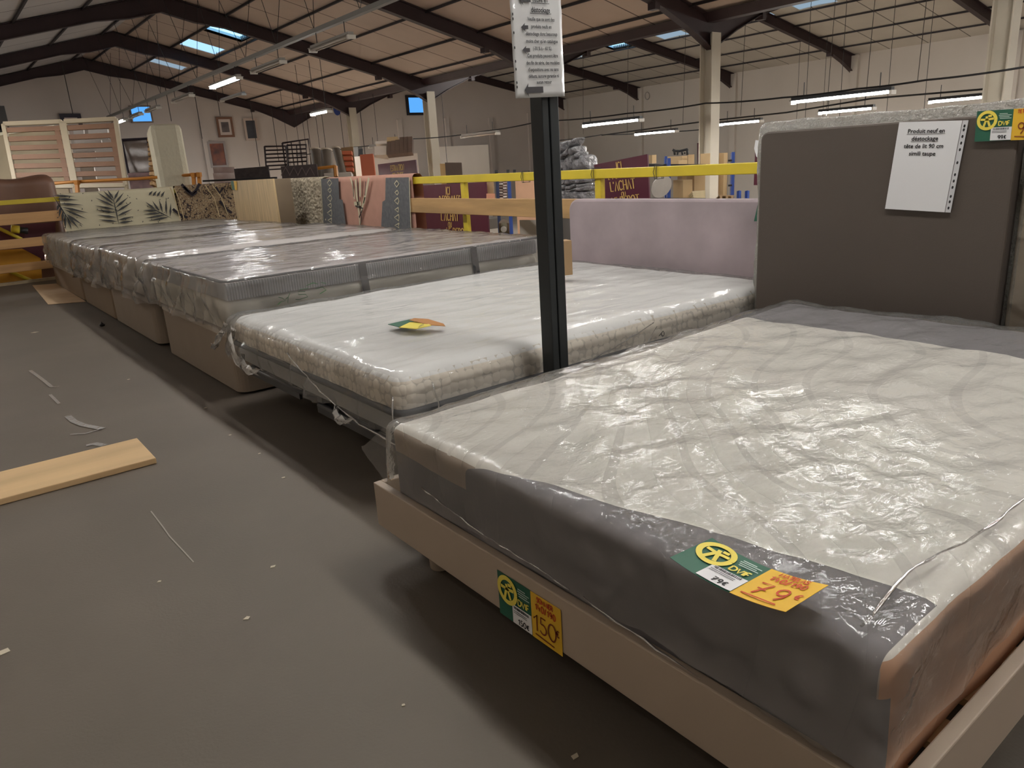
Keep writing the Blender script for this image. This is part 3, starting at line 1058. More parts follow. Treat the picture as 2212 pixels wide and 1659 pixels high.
# bubble wrapped panels behind the taupe headboard
m_bub = film_mat('bubble_wrap', haze=.55, rough=.2, bump=.02, scale=26, gloss=.1, tint=(200, 196, 186), fine=.6)
pb = obj('wrapped_board', MB().box((3.02, .5, .05), (3.09, 2.0, 1.15)), mat('wrapped_board', (150, 140, 128), .7, var=.12, vscale=5), None,
         'board in bubble wrap standing directly behind the taupe headboard', 'wrapped board')
bw = wrap(3.005, 3.115, .47, 2.04, 1.19, 1.12, r=.03, res=.03, disp=crinkle(.006, .012, 21, s=9))
obj('bubble_wrap', bw, m_bub, pb, smooth=True)
pb2 = obj('wrapped_board', MB().box((2.955, .35, .03), (3.0, .955, 1.06)), mat('wrapped_board_tan', (168, 148, 126), .7, var=.15, vscale=6), None,
          'tan board in creased plastic at the right edge, beside the taupe headboard', 'wrapped board')
obj('plastic_cover', wrap(2.945, 3.004, .33, .967, 1.075, 1.03, r=.012, res=.03, disp=crinkle(.001, .004, 23, s=9)), film_mat('dusty_film', haze=.35, rough=.25, bump=.01, scale=12, tint=(180, 168, 150)), pb2, smooth=True)

# ================================================================== POST WITH ITS SIGN
m_post = mat('black_post', (32, 36, 38), .5, spec=.4)
ps = thing('sign_post', (1.665, 1.93, 0), 'black square steel post standing between the two nearest beds', 'post')
pm = MB().box((1.632, 1.9, .012), (1.66, 1.96, 2.1)).box((1.663, 1.897, .012), (1.7, 1.963, 2.1)).box((1.655, 1.91, .012), (1.67, 1.95, 2.1))
obj('post', pm, m_post, ps, bevel=.003)
obj('base_plate', MB().box((1.56, 1.85, 0), (1.77, 1.99, .012)), m_post, ps)
no = thing('paper_notice', (1.61, 1.885, 1.28), 'crumpled white notice with black arrows hung on the black post', 'notice')
O = Vector((1.512, 1.884, 1.278))
U, V = Vector((1, .0, .03)).normalized(), Vector((-.01, 0, 1)).normalized()
sw, sh = .203, .315
pg = MB().grid(16, 20, lambda a, b: O + U * (a * sw) + V * (b * sh) + Vector((0, -.001 - .003 * abs(fbm((a * 3, b * 4, 0), 1.5, 3, 9)), 0)))
obj('paper', pg, mat('sleeved_paper', (192, 192, 192), .3, coat=.3), no, smooth=True, solid=.0005)
tx = MB()
off = (0, -.0055, 0)
rows = (('Produit neuf', .95, .021, 1), ('neuve en', .855, .021, 1), ('déstockage', .765, .021, 1), ('Veuille que ce sont des', .69, .0145, 0), ('produits neufs en', .625, .0145, 0),
        ('déstockage donc beaucoup', .56, .0145, 0), ("moins cher qu'en catalogue", .495, .0145, 0), ('(-30 % à - 60 %).', .43, .0145, 0), ('Ces produits peuvent être', .365, .0145, 0),
        ('des fin de série, des modèles', .30, .0145, 0), ("d'expositions avec ou sans", .24, .0145, 0), ('défauts, aucune garantie ni', .18, .0145, 0), ('aucun retour', .125, .0145, 0))
for s, k, hgt, ul in rows:
    c = O + U * (sw * .57) + V * (sh * k)
    tx.text(s, c, U * .8, V, hgt, off, bold=.02)
    if ul:
        l = .036 if 'neu' in s else .042
        tx.slab([c - U * l - V * .004 + Vector(off), c + U * l - V * .004 + Vector(off), c + U * l - V * .0025 + Vector(off), c - U * l - V * .0025 + Vector(off)], (0, -.0002, 0))
obj('lettering', tx, m_ink, no)
for (a, b, l, hh) in ((.16, .875, .045, .018), (.17, .63, .028, .012), (.17, .43, .03, .012), (.17, .07, .075, .02)):
    c = O + U * (sw * a) + V * (sh * b) + Vector((0, -.0062, 0))
    obj('arrow', MB().poly([c, c + U * .016 - V * hh, c + U * .014 - V * hh * .45, c + U * l - V * hh * .45, c + U * l + V * hh * .45, c + U * .014 + V * hh * .45, c + U * .016 + V * hh]), mat('arrow_ink', (52, 50, 54), .5), no)
hm = MB()
for k in (.1, .14, .26, .33, .45, .58, .7, .74, .88, .93):
    c = O + U * .006 + V * (sh * k) + Vector((0, -.0055, 0))
    hm.poly([c + U * (.0025 * math.cos(R(j * 45))) + V * (.0045 * math.sin(R(j * 45))) for j in range(8)])
obj('hole', hm, m_ink, no)

# ================================================================== BED 5: folding metal frame, two mattresses, pink headboard
m_iron = mat('grey_metal_tube', (72, 72, 74), .4, metal=.3)
m_irond = mat('dark_metal', (34, 35, 38), .5)
bf = thing('folding_bed_frame', (2.0, 2.9, 0), 'grey steel tube bed frame, second bed from the front', 'bed frame')
for (ya, yb, zf2) in ((3.62, 2.9, .205), (2.83, 2.1, .19)):
    P = [(1.5, ya, zf2), (1.17, ya, zf2), (1.12, ya - .05, zf2), (1.12, yb + .06, zf2), (1.16, yb, zf2), (1.5, yb, zf2)]
    for k in (0, .02):
        obj('foot_bar', MB().tube([(x + k, y, z - k * .4) for x, y, z in P], .012, 8), m_iron, bf, smooth=True)
    obj('foot_bar', MB().bar((1.115, ya - .05, zf2 - .014), (1.115, yb + .06, zf2 - .014), .012, .03), m_iron, bf)
for y in (2.12, 2.86, 3.6):
    obj('side_rail', MB().box((1.15, y - .015, .18), (3.2, y + .015, .215)), m_iron, bf)
for i in range(8):
    obj('cross_bar', MB().box((1.3 + i * .24, 2.12, .215), (1.36 + i * .24, 3.6, .225)), m_irond, bf)
for (x, y) in ((1.42, 2.2), (1.42, 3.52), (3.0, 2.2), (3.0, 3.52), (2.2, 2.86)):
    obj('leg', MB().tube([(x, y, 0), (x, y, .19)], .018, 8), m_irond, bf, smooth=True)
for y in (2.3, 2.75, 3.05, 3.4):
    obj('bracket', MB().box((1.12, y, .2), (1.3, y + .05, .235)), m_irond, bf)
m_g5 = mattress_mat('mattress_grey_low', (150, 150, 148), (150, 150, 150))
x0, x1, y0, y1 = 1.1, 3.28, 2.05, 3.70
mb = wrap(x0 + .01, x1, y0 + .02, y1, .315, .08, r=.02, res=.06, disp=lumps(.004, 4, 12))
mg5 = obj('mattress', mb, m_g5, None, 'thin grey lower mattress on the steel bed frame, under the honeycomb-sided one', 'mattress', 'wrapped mattresses on display', smooth=True, origin=(x0, y0, .235))
m_b5 = mattress_mat('mattress_honeycomb', (236, 235, 232), (236, 226, 210), pattern='honeycomb')
mb = wrap(x0 - .01, x1, y0, y1, .455, .135, r=.065, res=.035, disp=lumps(.010, 3.0, 14))
mt5 = obj('mattress', mb, m_b5, None, 'white mattress with honeycomb knit sides, second bed from the front', 'mattress', 'wrapped mattresses on display', smooth=True, origin=(x0, y0, .32))
pp = MB()
rr = .05
loop = [(x1 - .05, y0 - .003), (x0 + rr, y0 - .003)] + [(x0 - .013 + rr - rr * math.sin(R(a)), y0 - .003 + rr - rr * math.cos(R(a))) for a in range(10, 90, 16)] + [(x0 - .013, y0 + rr), (x0 - .013, y1 - rr)]
pp.tube([(a, b - .004, .322 + .006 * math.sin(a * 2.2)) for a, b in loop], .012, 6)
obj('piping', pp, mat('piping_grey', (48, 52, 58), .6), mt5, smooth=True)
fl = wrap(x0 - .025, x1 + .01, y0 - .014, y1 + .012, .463, .20, r=.065, res=.02, disp=crinkle(.007, .035, 31, s=5, fold=11))
obj('plastic_wrap', fl, m_film_b, mt5, smooth=True)
sm = MB()
crease([(1.35, 2.02, .25), (1.7, 2.03, .30), (2.1, 2.04, .36), (2.3, 2.03, .42)], .003)
crease([(1.5, 2.02, .24), (1.9, 2.02, .28), (2.25, 2.03, .33), (2.32, 2.03, .4)], .002)
crease([(1.06, 2.9, .40), (1.055, 2.6, .30), (1.06, 2.3, .24), (1.075, 2.05, .22)], .004)
crease([(1.06, 2.03, .40), (1.05, 2.02, .32), (1.055, 2.02, .24)], .003)
crease([(1.2, 2.015, .42), (1.22, 2.01, .34), (1.2, 2.01, .25)], .003)
obj('plastic_seam', sm, m_seamf, mt5, smooth=True)
m_bunch = film_mat('bunched_film', haze=.6, rough=.15, bump=.01, scale=18, gloss=.12)


def wisp(a, b, c, w0, w1, par=None):
    ws = MB()
    a, b, c = Vector(a), Vector(b), Vector(c)
    n = 12
    ws.grid(n, 4, lambda u, v: (a * (1 - u) ** 2 + b * 2 * u * (1 - u) + c * u * u) + Vector((0, .35, 1)).normalized() * ((v - .5) * (w0 + (w1 - w0) * u)) + Vector((-.012 * math.sin(v * 9 + u * 4), 0, .006 * math.sin(u * 17 + v * 3))))
    obj('plastic_tail', ws, m_bunch, par or mt5, smooth=True)


wisp((1.05, 3.62, .42), (1.0, 3.72, .30), (1.03, 3.85, .285), .05, .03)
wisp((1.06, 3.55, .40), (1.0, 3.50, .33), (1.03, 3.42, .26), .07, .09)
wisp((1.05, 3.45, .30), (1.0, 3.35, .25), (1.03, 3.2, .27), .03, .035)
wisp((1.05, 2.45, .27), (1.0, 2.4, .24), (1.04, 2.32, .25), .03, .02)
wg = MB()
A_, B_, C_ = Vector((.872, 1.715, .435)), Vector((.852, 1.85, .335)), Vector((.856, 1.72, .262))
wg.grid(14, 14, lambda u, v: A_.lerp(B_, u).lerp(C_.lerp(B_, u), v) + Vector((-.010 * abs(fbm((u * 2, v * 3, .5), 2, 3, 4)) * (1 - u), 0, .006 * math.sin(v * 5) * u)))
obj('plastic_corner', wg, m_film_b, mt6, smooth=True)
pen = MB()
cw, uu, vv = PY(2.03, 1362, 750), Vector((1, 0, 0)), Vector((0, 0, 1))
for (q, s, a) in (((1378, 778), '160', -62), ((1434, 748), 'PACK', -58)):
    c = PY(2.004, *q)
    ca, sa = math.cos(R(a)), math.sin(R(a))
    letters(pen, s, c, Vector((ca, 0, sa)), Vector((-sa, 0, ca)), .032, .0035, track=.3)
obj('marker_writing', pen, m_ink, mt5)
# crumpled price card and a brown flap on it
pc = thing('price_label', PZ(.475, 900, 702), 'crumpled green and yellow price card with brown flap on the second mattress', 'label')
q = lambda x, y, z=.478: PZ(z, x, y)
obj('green_card', MB().slab([q(838, 701), q(862, 707), q(905, 694), q(888, 690)], (0, 0, .002)), m_green, pc)
obj('yellow_card', MB().slab([q(862, 708, .482), q(900, 711, .482), q(932, 704, .488), q(914, 694, .486), q(885, 697, .482)], (0, 0, .002)), m_lemon, pc)
obj('brown_flap', MB().slab([q(884, 692, .49), q(895, 688, .495), q(925, 690, .49), q(958, 700, .484), q(962, 705, .48), q(930, 703, .486)], (0, 0, .002)), mat('kraft_card', (176, 120, 62), .6), pc)
e = MB()
letters(e, '140', q(905, 705, .4925), Vector((.6, .8, 0)).normalized() * -1, Vector((.8, -.6, .4)).normalized(), .022, .004)
obj('handwriting', e, m_ink, pc)

m_velvet = mat('mauve_velvet', (170, 156, 160), .85, vscale=3.2, col2=(146, 134, 138), bump=.002, bscale=14)
hb = thing('headboard', (3.38, 2.9, 0), 'wide mauve velvet headboard with rounded corners behind the second bed', 'headboard')
obj('panel', rounded_board(2.05, 3.665, .2, .838, 3.335, .085, .075), m_velvet, hb, bevel=.014)
for y in (2.3, 3.4):
    obj('leg', MB().box((3.36, y, 0), (3.39, y + .05, .22)), mat('black_leg', (30, 28, 28), .5), hb)
a = PX(3.325, 1629, 478)
b = PX(3.325, 1640, 430)
cd = thing('price_label', a, 'green price card on the mauve headboard, mostly hidden by the taupe one', 'label')
obj('green_card', MB().slab([a, a + Vector((0, -.19, .01)), a + Vector((0, -.21, .13)), b], (-.002, 0, 0)), m_green, cd)
obj('emblem', MB().lathe((0, 0, 0), [(.0, 0), (.03, 0), (.03, .002), (0, .002)], 16), m_lemon, cd).matrix_local = Matrix.Translation(Vector((-.004, -.045, .06))) @ Matrix.Rotation(R(-90), 4, 'Y')

# ================================================================== BEDS 4 .. 1
m_div = mat('divan_fabric', (148, 134, 120), .85, var=.04, bump=.0005, bscale=250)
m_divb = mat('divan_fabric_brown', (140, 120, 98), .85, var=.05, bump=.0005, bscale=250)


def divan(x0, x1, y0, y1, z0, z1, m, label):
    r = .07
    pts = []
    for cx, cy, a0 in ((x0 + r, y0 + r, 180), (x1 - r, y0 + r, 270), (x1 - r, y1 - r, 0), (x0 + r, y1 - r, 90)):
        pts += [(cx + r * math.cos(R(a0 + k)), cy + r * math.sin(R(a0 + k))) for k in range(0, 91, 15)]
    t = thing('divan_base', ((x0 + x1) / 2, (y0 + y1) / 2, 0), label, 'bed base')
    obj('box', MB().slab([(a, b, z0) for a, b in pts], (0, 0, z1 - z0 - .035)), m, t, bevel=.004)
    q = [((a - (x0 + x1) / 2) * 1.004 + (x0 + x1) / 2, (b - (y0 + y1) / 2) * 1.004 + (y0 + y1) / 2) for a, b in pts]
    obj('top_cover', MB().slab([(a, b, z1 - .035) for a, b in q], (0, 0, .035)), mat('divan_top', (186, 176, 164), .85), t, bevel=.006)
    for (a, b) in ((x0 + .2, y0 + .15), (x0 + .2, y1 - .15), (x1 - .2, y0 + .15), (x1 - .2, y1 - .15)):
        obj('leg', MB().lathe((a, b, 0), [(.02, 0), (.022, z0)], 12), m_irond, t, smooth=True)
    return t


divan(1.125, 3.05, 3.83, 5.25, .012, .34, m_div, 'grey-beige fabric divan base of the third bed, corner nearest the steel frame')
divan(1.125, 3.05, 5.50, 6.93, .02, .34, m_div, 'grey-beige divan base of the fourth bed, low-cut beside the brown ones')
divan(1.135, 3.05, 6.96, 8.45, .012, .30, m_divb, 'brown-beige divan base of the fifth bed from the front')
divan(1.14, 3.05, 8.50, 10.46, .012, .27, m_divb, 'brown divan base of the farthest bed by the plank fence')
# third bed: two mattresses
m_b4l = mattress_mat('mattress_ivory', (236, 230, 214), (236, 231, 216))
mb = wrap(1.14, 3.2, 3.84, 5.4, .50, .158, r=.03, res=.06, disp=lumps(.004, 4, 41))
ml = obj('mattress', mb, m_b4l, None, 'ivory lower mattress with green handwriting on its side, third bed', 'mattress', 'wrapped mattresses on display', smooth=True, origin=(1.14, 3.84, .342))
pen = MB()
O4 = PY(3.815, 600, 658)
for ln in ([(0, .0), (.02, .012), (.045, .014), (.03, .03), (.01, .038)], [(.055, .0), (.062, .03), (.075, .05)], [(.045, .02), (.06, .03)], [(.16, .045), (.12, .05), (.12, .035), (.16, .03), (.17, .015), (.12, .008), (.10, .012)],
           [(.13, .06), (.18, .06)], [(.22, .05), (.26, .055), (.28, .035), (.24, .02)], [(.17, .075), (.21, .085), (.235, .075)], [(.255, .08), (.285, .07)]):
    pen.strokes([[(a, b) for a, b in ln]], O4, (1, 0, 0), (0, 0, 1), .0035)
obj('marker_writing', pen, mat('green_marker', (70, 140, 80), .6), ml)
m_b4 = mattress_mat('mattress_ribbed', (216, 208, 206), (178, 178, 178), pattern='ribbed')
mb = wrap(1.14, 3.2, 3.84, 5.4, .602, .10, r=.018, res=.05, disp=lumps(.004, 4, 43))
mu = obj('mattress', mb, m_b4, None, 'grey mattress with ribbed side and dark piping, upper one of the third bed', 'mattress', 'wrapped mattresses on display', smooth=True, origin=(1.14, 3.84, .502))
obj('piping', MB().tube([(1.132, 5.0, .6), (1.132, 3.87, .6), (1.16, 3.832, .6), (3.2, 3.832, .6)], .007, 6), mat('piping_black', (44, 46, 52), .6), mu, smooth=True)
for x in (1.88, 2.65):
    s_ = MB()
    s_.slab([(x, 3.828, .605), (x + .045, 3.828, .605), (x + .052, 3.815, .40), (x + .007, 3.815, .40)], (0, -.003, 0))
    obj('strap', s_, mat('black_strap', (38, 40, 44), .55), mu)
fl = wrap(1.115, 3.22, 3.826, 5.42, .612, .27, r=.02, res=.022, disp=crinkle(.008, .05, 51, s=5, fold=8))
obj('plastic_wrap', fl, m_film_c, mu, smooth=True)
m_far = mattress_mat('mattress_beige', (216, 208, 204), (206, 198, 188))
for (a, b, c, z1_, z0_, sd, lab) in ((5.47, 6.97, 1, .625, .342, 61, 'sagging plastic-wrapped mattress of the fourth bed, most sky glints on it'),
                                     (7.0, 8.44, 2, .605, .302, 71, 'plastic-wrapped mattress of the fifth bed, plastic hanging low over its brown base'),
                                     (8.5, 10.44, 3, .60, .272, 81, 'whitish wrapped mattress of the farthest bed before the palm leaf rug')):
    mb = wrap(1.14, 3.06, a, b, z1_, z1_ - z0_, r=.05, res=.07, disp=lumps(.006, 3, sd))
    mm = obj('mattress', mb, m_far if c < 3 else mattress_mat('mattress_pale', (232, 226, 218), (196, 190, 178)), None, lab, 'mattress', 'wrapped mattresses on display', smooth=True, origin=(1.14, a, z0_))
    fl = wrap(1.115, 3.075, a - .015, b + .015, z1_ + .008, z1_ - z0_ + (.03 if c < 3 else -.02), r=.05, res=.03, disp=crinkle(.010, .06, sd + 2, s=4, fold=7))
    obj('plastic_wrap', fl, m_film_c if c < 3 else m_film_b, mm, smooth=True)
    obj('piping', MB().tube([(1.16, a - .012, z1_ - .02), (3.05, a - .012, z1_ - .02)], .006, 5), mat('piping_black', (44, 46, 52), .6), mm, smooth=True)

# ================================================================== FLOOR THINGS
m_pine = mat('pine_board', (196, 160, 110), .55, var=.22, vscale=7, stretch=(1, .18, 1), bump=.001, bscale=30)
m_pinex = mat('pine_board_x', (206, 174, 130), .6, var=.2, vscale=5, stretch=(.2, 1.4, 1), bump=.001, bscale=30)
obj('wooden_board', MB().box((-1.1, 3.145, .001), (.545, 3.475, .026)), m_pinex, None, 'pale pine board lying flat on the dark floor at the left', 'board', bevel=.003)
cs = MB().slab([PZ(.002, *q) for q in ((70, 617), (122, 613), (186, 652), (104, 658))], (0, 0, .004))
obj('cardboard_sheet', cs, mat('cardboard_pale', (206, 178, 144), .8, var=.1), None, 'pale cardboard sheet on the floor under the corner of the farthest bed', 'cardboard')
m_tape = film_mat('torn_tape', haze=.55, rough=.2, bump=.004, scale=40, gloss=.1)
for ln, w, lab in ((((65, 800), (95, 822), (112, 836), (128, 834)), .02, 'scrap of torn clear tape on the floor, farthest of the row by the pine board'), (((108, 852), (118, 862), (128, 872)), .016, 'dark-edged little flake of tape, second of the row towards the pine board'),
                   (((146, 898), (160, 910), (180, 918), (222, 926)), .03, 'long crumpled scrap of clear tape in the middle of the row'), (((152, 938), (185, 936), (220, 926)), .012, 'thin curl of clear tape beneath the long crumpled scrap'),
                   (((186, 962), (205, 958), (226, 962)), .03, 'scrap of clear tape touching the far edge of the pine board')):
    P = [PZ(.004, *q) for q in ln]
    obj('torn_tape', MB().strokes([[(p.x, p.y) for p in P]], (0, 0, .004), (1, 0, 0), (0, 1, 0), w), m_tape, None, lab, 'tape', 'torn tape on the floor')
tt = MB()
P = [PZ(.002, *q) for q in ((326, 1104), (352, 1138), (366, 1158), (396, 1190), (418, 1214))]
tt.strokes([[(p.x, p.y) for p in P]], (0, 0, .002), (1, 0, 0), (0, 1, 0), .004)
obj('torn_tape', tt, mat('scratch', (150, 144, 134), .6), None, 'thin pale scratch-like strip of tape in front of the pine board', 'tape')
m_scrap = mat('paper_scrap', (190, 180, 160), .7)
for i, (x, y, w) in enumerate(((535, 1335, .012), (497, 940, .008), (560, 980, .008), (612, 1032, .01), (590, 1224, .01), (345, 1256, .008), (75, 718, .03), (277, 820, .012), (6, 1409, .02), (1243, 1634, .01), (872, 1523, .006), (444, 881, .01))):
    p = PZ(.001, x, y)
    m_ = MB()
    a = i * 1.3
    m_.slab([(p.x + w * math.cos(a + k) * (1 if k % 2 else .6), p.y + w * math.sin(a + k) * .7, .0008) for k in (0, 1.5, 3.1, 4.6)], (0, 0, .0015))
    obj('paper_scrap', m_, m_scrap, None, ('pale speck of litter on the floor, ' + ('below the card reading 150', 'beyond the free end of the pine board', 'left of the shadow of the second bed', 'in the shadow under the second bed', 'by the left corner foot of the cream frame', 'in front of the pine board end', 'near the small black plug, farthest of all', 'left of the ivory divan boxes', 'at the very left edge, nearest of all', 'at the lower edge of the view', 'close under the edge of the cream frame', 'left of the folding bed frame')[i]), 'scrap', 'litter specks on the floor')
m_ = MB().lathe(PZ(.001, 221, 704), [(.018, 0), (.022, .01), (.008, .022), (.002, .035)], 9)
obj('plastic_plug', m_, m_ink, None, 'small black object lying on the floor in front of the brown divans', 'plug')

# ================================================================== RAILINGS
m_ry = mat('yellow_paint', (206, 184, 52), .45, var=.1, vscale=5)
m_plank = mat('spruce_plank', (184, 148, 100), .6, var=.3, vscale=4, stretch=(1, .3, 3), bump=.001)
m_plankx = mat('spruce_plank_x', (205, 160, 108), .6, var=.22, vscale=4, stretch=(.3, 1, 3), bump=.001)
ra = thing('railing', (3.58, 4.5, 0), 'yellow steel guard rail with one pine plank running behind the bed heads', 'railing')
obj('top_rail', MB().box((3.57, -3.0, .952), (3.62, 11.0, 1.012)), m_ry, ra, bevel=.004)
for y in (-2.0, .4, 2.0, 3.64, 5.22, 6.9, 8.6, 10.2):
    obj('post', MB().box((3.58, y - .028, -.2), (3.62, y + .028, .955)), m_ry, ra, bevel=.003)
pk = MB().hexa([(3.535, -1.0, .66), (3.57, -1.0, .66), (3.57, 6.05, .705), (3.535, 6.05, .705), (3.535, -1.0, .81), (3.57, -1.0, .81), (3.57, 6.09, .83), (3.535, 6.09, .83)])
obj('plank', pk, m_plank, ra, bevel=.004)
for y in (4.4, 3.66, 3.12):
    w = MB()
    for k in (0, .012):
        w.tube([(3.565, y + k, 1.02), (3.563, y + k * 2, .98), (3.565, y + k, .94), (3.63, y + k, .94), (3.63, y + k, 1.02), (3.565, y + k, 1.02)], .0025, 4)
    obj('tie_wire', w, m_irond, ra)
rb_ = thing('railing', (1.2, 11, 0), 'yellow guard rail with three pine planks closing the far end of the platform', 'railing')
obj('top_rail', MB().box((XL, 10.98, .955), (3.57, 11.03, 1.01)), m_ry, rb_, bevel=.004)
for x in (-.6, 1.45, 3.5):
    obj('post', MB().box((x, 11.0, -.1), (x + .06, 11.04, .96)), m_ry, rb_, bevel=.003)
for (qa, qb) in (((463, 487), (455, 479)), ((519, 539), (510, 534)), ((573, 591), (561, 584))):
    za, zb = PY(10.97, 5, qa[0]).z, PY(10.97, 5, qa[1]).z
    obj('plank', MB().box((XL + .05, 10.945, zb), (1.44, 10.98, za)), m_plankx, rb_, bevel=.004)


def patch(y, pts, m, name, label, cat, th=.02):
    return obj(name, MB().slab([PY(y, *q) for q in pts][::-1], (0, th, 0)), m, None, label, cat)


m_must = mat('mustard_panel', (206, 150, 44), .6, var=.08)
m_wine = mat('wine_red', (92, 44, 56), .6)
patch(11.2, ((-160, 552), (48, 537), (88, 558), (92, 616), (-160, 628)), m_must, 'mustard_board', 'mustard yellow panel seen between the lower planks at the far left', 'panel')
patch(11.32, ((-160, 500), (120, 480), (120, 560), (-160, 575)), m_wine, 'carpet_roll_end', 'dark wine red cloth behind the planks at the far left', 'cloth')
for i, (a, b) in enumerate((((-40, 475), (47, 517)), ((20, 586), (72, 608)))):
    obj('handrail', MB().tube([PY(11.15, *a), PY(11.15, *b)], .022, 8), m_ry, None, ('yellow sloping handrail between the upper and middle planks' if i == 0 else 'short yellow sloping bar below the lowest plank'), 'handrail', smooth=True)
tc_ = thing('torch', PY(11.1, 42, 496), 'small yellow and black tool lying between the planks at the far left', 'tool')
obj('body', MB().tube([PY(11.1, 24, 494), PY(11.1, 42, 496)], .05, 10), m_ry, tc_, smooth=True)
obj('head', MB().tube([PY(11.1, 42, 497), PY(11.1, 60, 499)], .04, 10), m_irond, tc_, smooth=True)
m_leather = mat('brown_leather', (122, 88, 70), .45, var=.2, vscale=2.5)
a, b = PY(11.7, -60, 388), PY(11.7, 112, 380)
sofa = thing('leather_sofa', ((a.x + b.x) / 2, 12.1, LOW), 'brown leather sofa back rising behind the yellow rail at the far left', 'sofa')
mb = wrap(a.x, b.x, 11.6, 12.3, a.z, 2.5, r=.1, res=.06, disp=lambda p, n, dn: n * (.02 * math.cos(p.x * 9)))
obj('back_cushion', mb, m_leather, sofa, smooth=True)

# ================================================================== RUGS OVER THE RAILS


def rug(axis, a0, a1, c, top, front, back, mats, label, name='rug', gap=.05, amp=.004, seed=0, furry=False, extra=None, group='rugs hung over the railing'):
    """sheet folded over a rail; axis 1: rail runs along y at x=c, front faces -x"""
    prof = [(gap, -back), (gap, -back * .5), (gap, -.03), (gap * .6, -.006), (0, 0), (-gap * .6, -.006), (-gap, -.03)]
    n = 14
    prof += [(-gap, -.03 - (front - .03) * i / n) for i in range(1, n + 1)]
    mb = MB()
    nu = 60 if furry else 24

    def fn(u, v):
        k = v * (len(prof) - 1)
        i = min(int(k), len(prof) - 2)
        t = k - i
        q, z = prof[i][0] * (1 - t) + prof[i + 1][0] * t, prof[i][1] * (1 - t) + prof[i + 1][1] * t
        s = a0 + (a1 - a0) * u
        w = amp * (1 + abs(z) * 2) * math.sin(s * 11 + seed) + (amp * 2.4 * noise.noise(Vector((s * 40, z * 40, seed))) if furry else 0)
        if axis == 1:
            return Vector((c + q + w * (-1 if q < 0 else 1), s, top + z))
        return Vector((s, c + q + w * (-1 if q < 0 else 1), top + z))
    mb.grid(nu, (len(prof) - 1) * (5 if furry else 2), fn)
    if extra:
        extra(mb)
    return obj(name, mb, mats, None, label, 'rug', group, smooth=True, solid=0 if extra else .008)


m_rugc = mat('rug_cream', (214, 206, 178), .9, var=.08, vscale=5)
m_rugd = mat('rug_charcoal', (74, 74, 74), .9)


def palm_pattern(mb):
    mb.mat(1)
    Y = 10.915
    Q = lambda x, y: PY(Y, x / 3.456, 360 + y / 3.456)

    def leaf(a, b, w=.014):
        a, b = Q(*a), Q(*b)
        d = (b - a)
        s = Vector((-d.z, 0, d.x)).normalized() * w
        mb.poly([a, a + d * .4 + s, b, a + d * .4 - s][::-1])
    sp = [((385, 200), (560, 470)), ((890, 440), (835, 190)), ((1290, 390), (1080, 285))]
    for a, b in sp:
        leaf(a, b, .008)
    for a, b in (((395, 215), (560, 222)), ((415, 240), (590, 250)), ((440, 275), (625, 288)), ((455, 300), (662, 346)), ((480, 320), (652, 392)), ((490, 350), (625, 440)), ((500, 360), (590, 465)), ((440, 280), (425, 330)),
                 ((455, 300), (440, 380)), ((470, 320), (465, 430)), ((485, 345), (490, 470)), ((500, 370), (535, 470)),
                 ((850, 260), (770, 178)), ((853, 280), (725, 190)), ((858, 300), (712, 232)), ((862, 320), (705, 290)), ((868, 345), (715, 322)), ((875, 380), (722, 360)), ((880, 410), (735, 395)), ((846, 240), (800, 170)),
                 ((850, 250), (890, 172)), ((856, 280), (925, 192)), ((860, 310), (960, 225)), ((866, 340), (985, 265)), ((872, 370), (990, 315)), ((880, 400), (1000, 370)), ((885, 420), (1000, 405)),
                 ((1160, 320), (1085, 262)), ((1190, 335), (1135, 252)), ((1215, 345), (1185, 240)), ((1240, 360), (1240, 232)), ((1270, 375), (1275, 270)), ((1180, 330), (1065, 325)), ((1210, 345), (1070, 355)),
                 ((1240, 360), (1080, 385)), ((1265, 375), (1110, 405)), ((1110, 215), (1140, 180)), ((1140, 220), (1170, 180)), ((1170, 225), (1200, 180)), ((1200, 228), (1230, 182))):
        leaf(a, b)
    r_ = random.Random(2)
    for i in range(70):
        x, y = r_.uniform(420, 1270), r_.uniform(190, 460)
        leaf((x, y), (x + r_.uniform(-14, 14), y + r_.uniform(8, 16)), .006)


rug(0, 1.44, 2.80, 11.0, 1.045, .62, .4, [m_rugc, m_rugd], 'cream rug with dark grey palm leaves hung over the far rail', amp=.004, extra=palm_pattern)


def persian_mat():
    m = mat('persian_pattern', (160, 132, 96), .9)
    nt = m.node_tree
    N, L = nt.nodes.new, nt.links.new
    tc, v, w, r = N('ShaderNodeTexCoord'), N('ShaderNodeTexVoronoi'), N('ShaderNodeTexNoise'), N('ShaderNodeValToRGB')
    v.inputs['Scale'].default_value = 26
    v.feature = 'DISTANCE_TO_EDGE'
    w.inputs['Scale'].default_value = 14
    w.inputs['Detail'].default_value = 3
    w.inputs['Distortion'].default_value = 2
    L(tc.outputs['Object'], v.inputs[0])
    L(tc.outputs['Object'], w.inputs[0])
    a = N('ShaderNodeMath')
    a.operation = 'MULTIPLY_ADD'
    a.inputs[1].default_value = .8
    L(v.outputs['Distance'], a.inputs[0])
    L(w.outputs['Fac'], a.inputs[2])
    e = r.color_ramp.elements
    r.color_ramp.interpolation = 'CONSTANT'
    e[0].position, e[0].color = 0, lin((48, 38, 42))
    e[1].position, e[1].color = .5, lin((146, 124, 96))
    for p_, c_ in ((.64, (96, 70, 60)), (.69, (196, 184, 152)), (.74, (140, 116, 88))):
        q = e.new(p_)
        q.color = lin(c_)
    L(a.outputs[0], r.inputs[0])
    L(r.outputs[0], nt.nodes['Principled BSDF'].inputs['Base Color'])
    return m


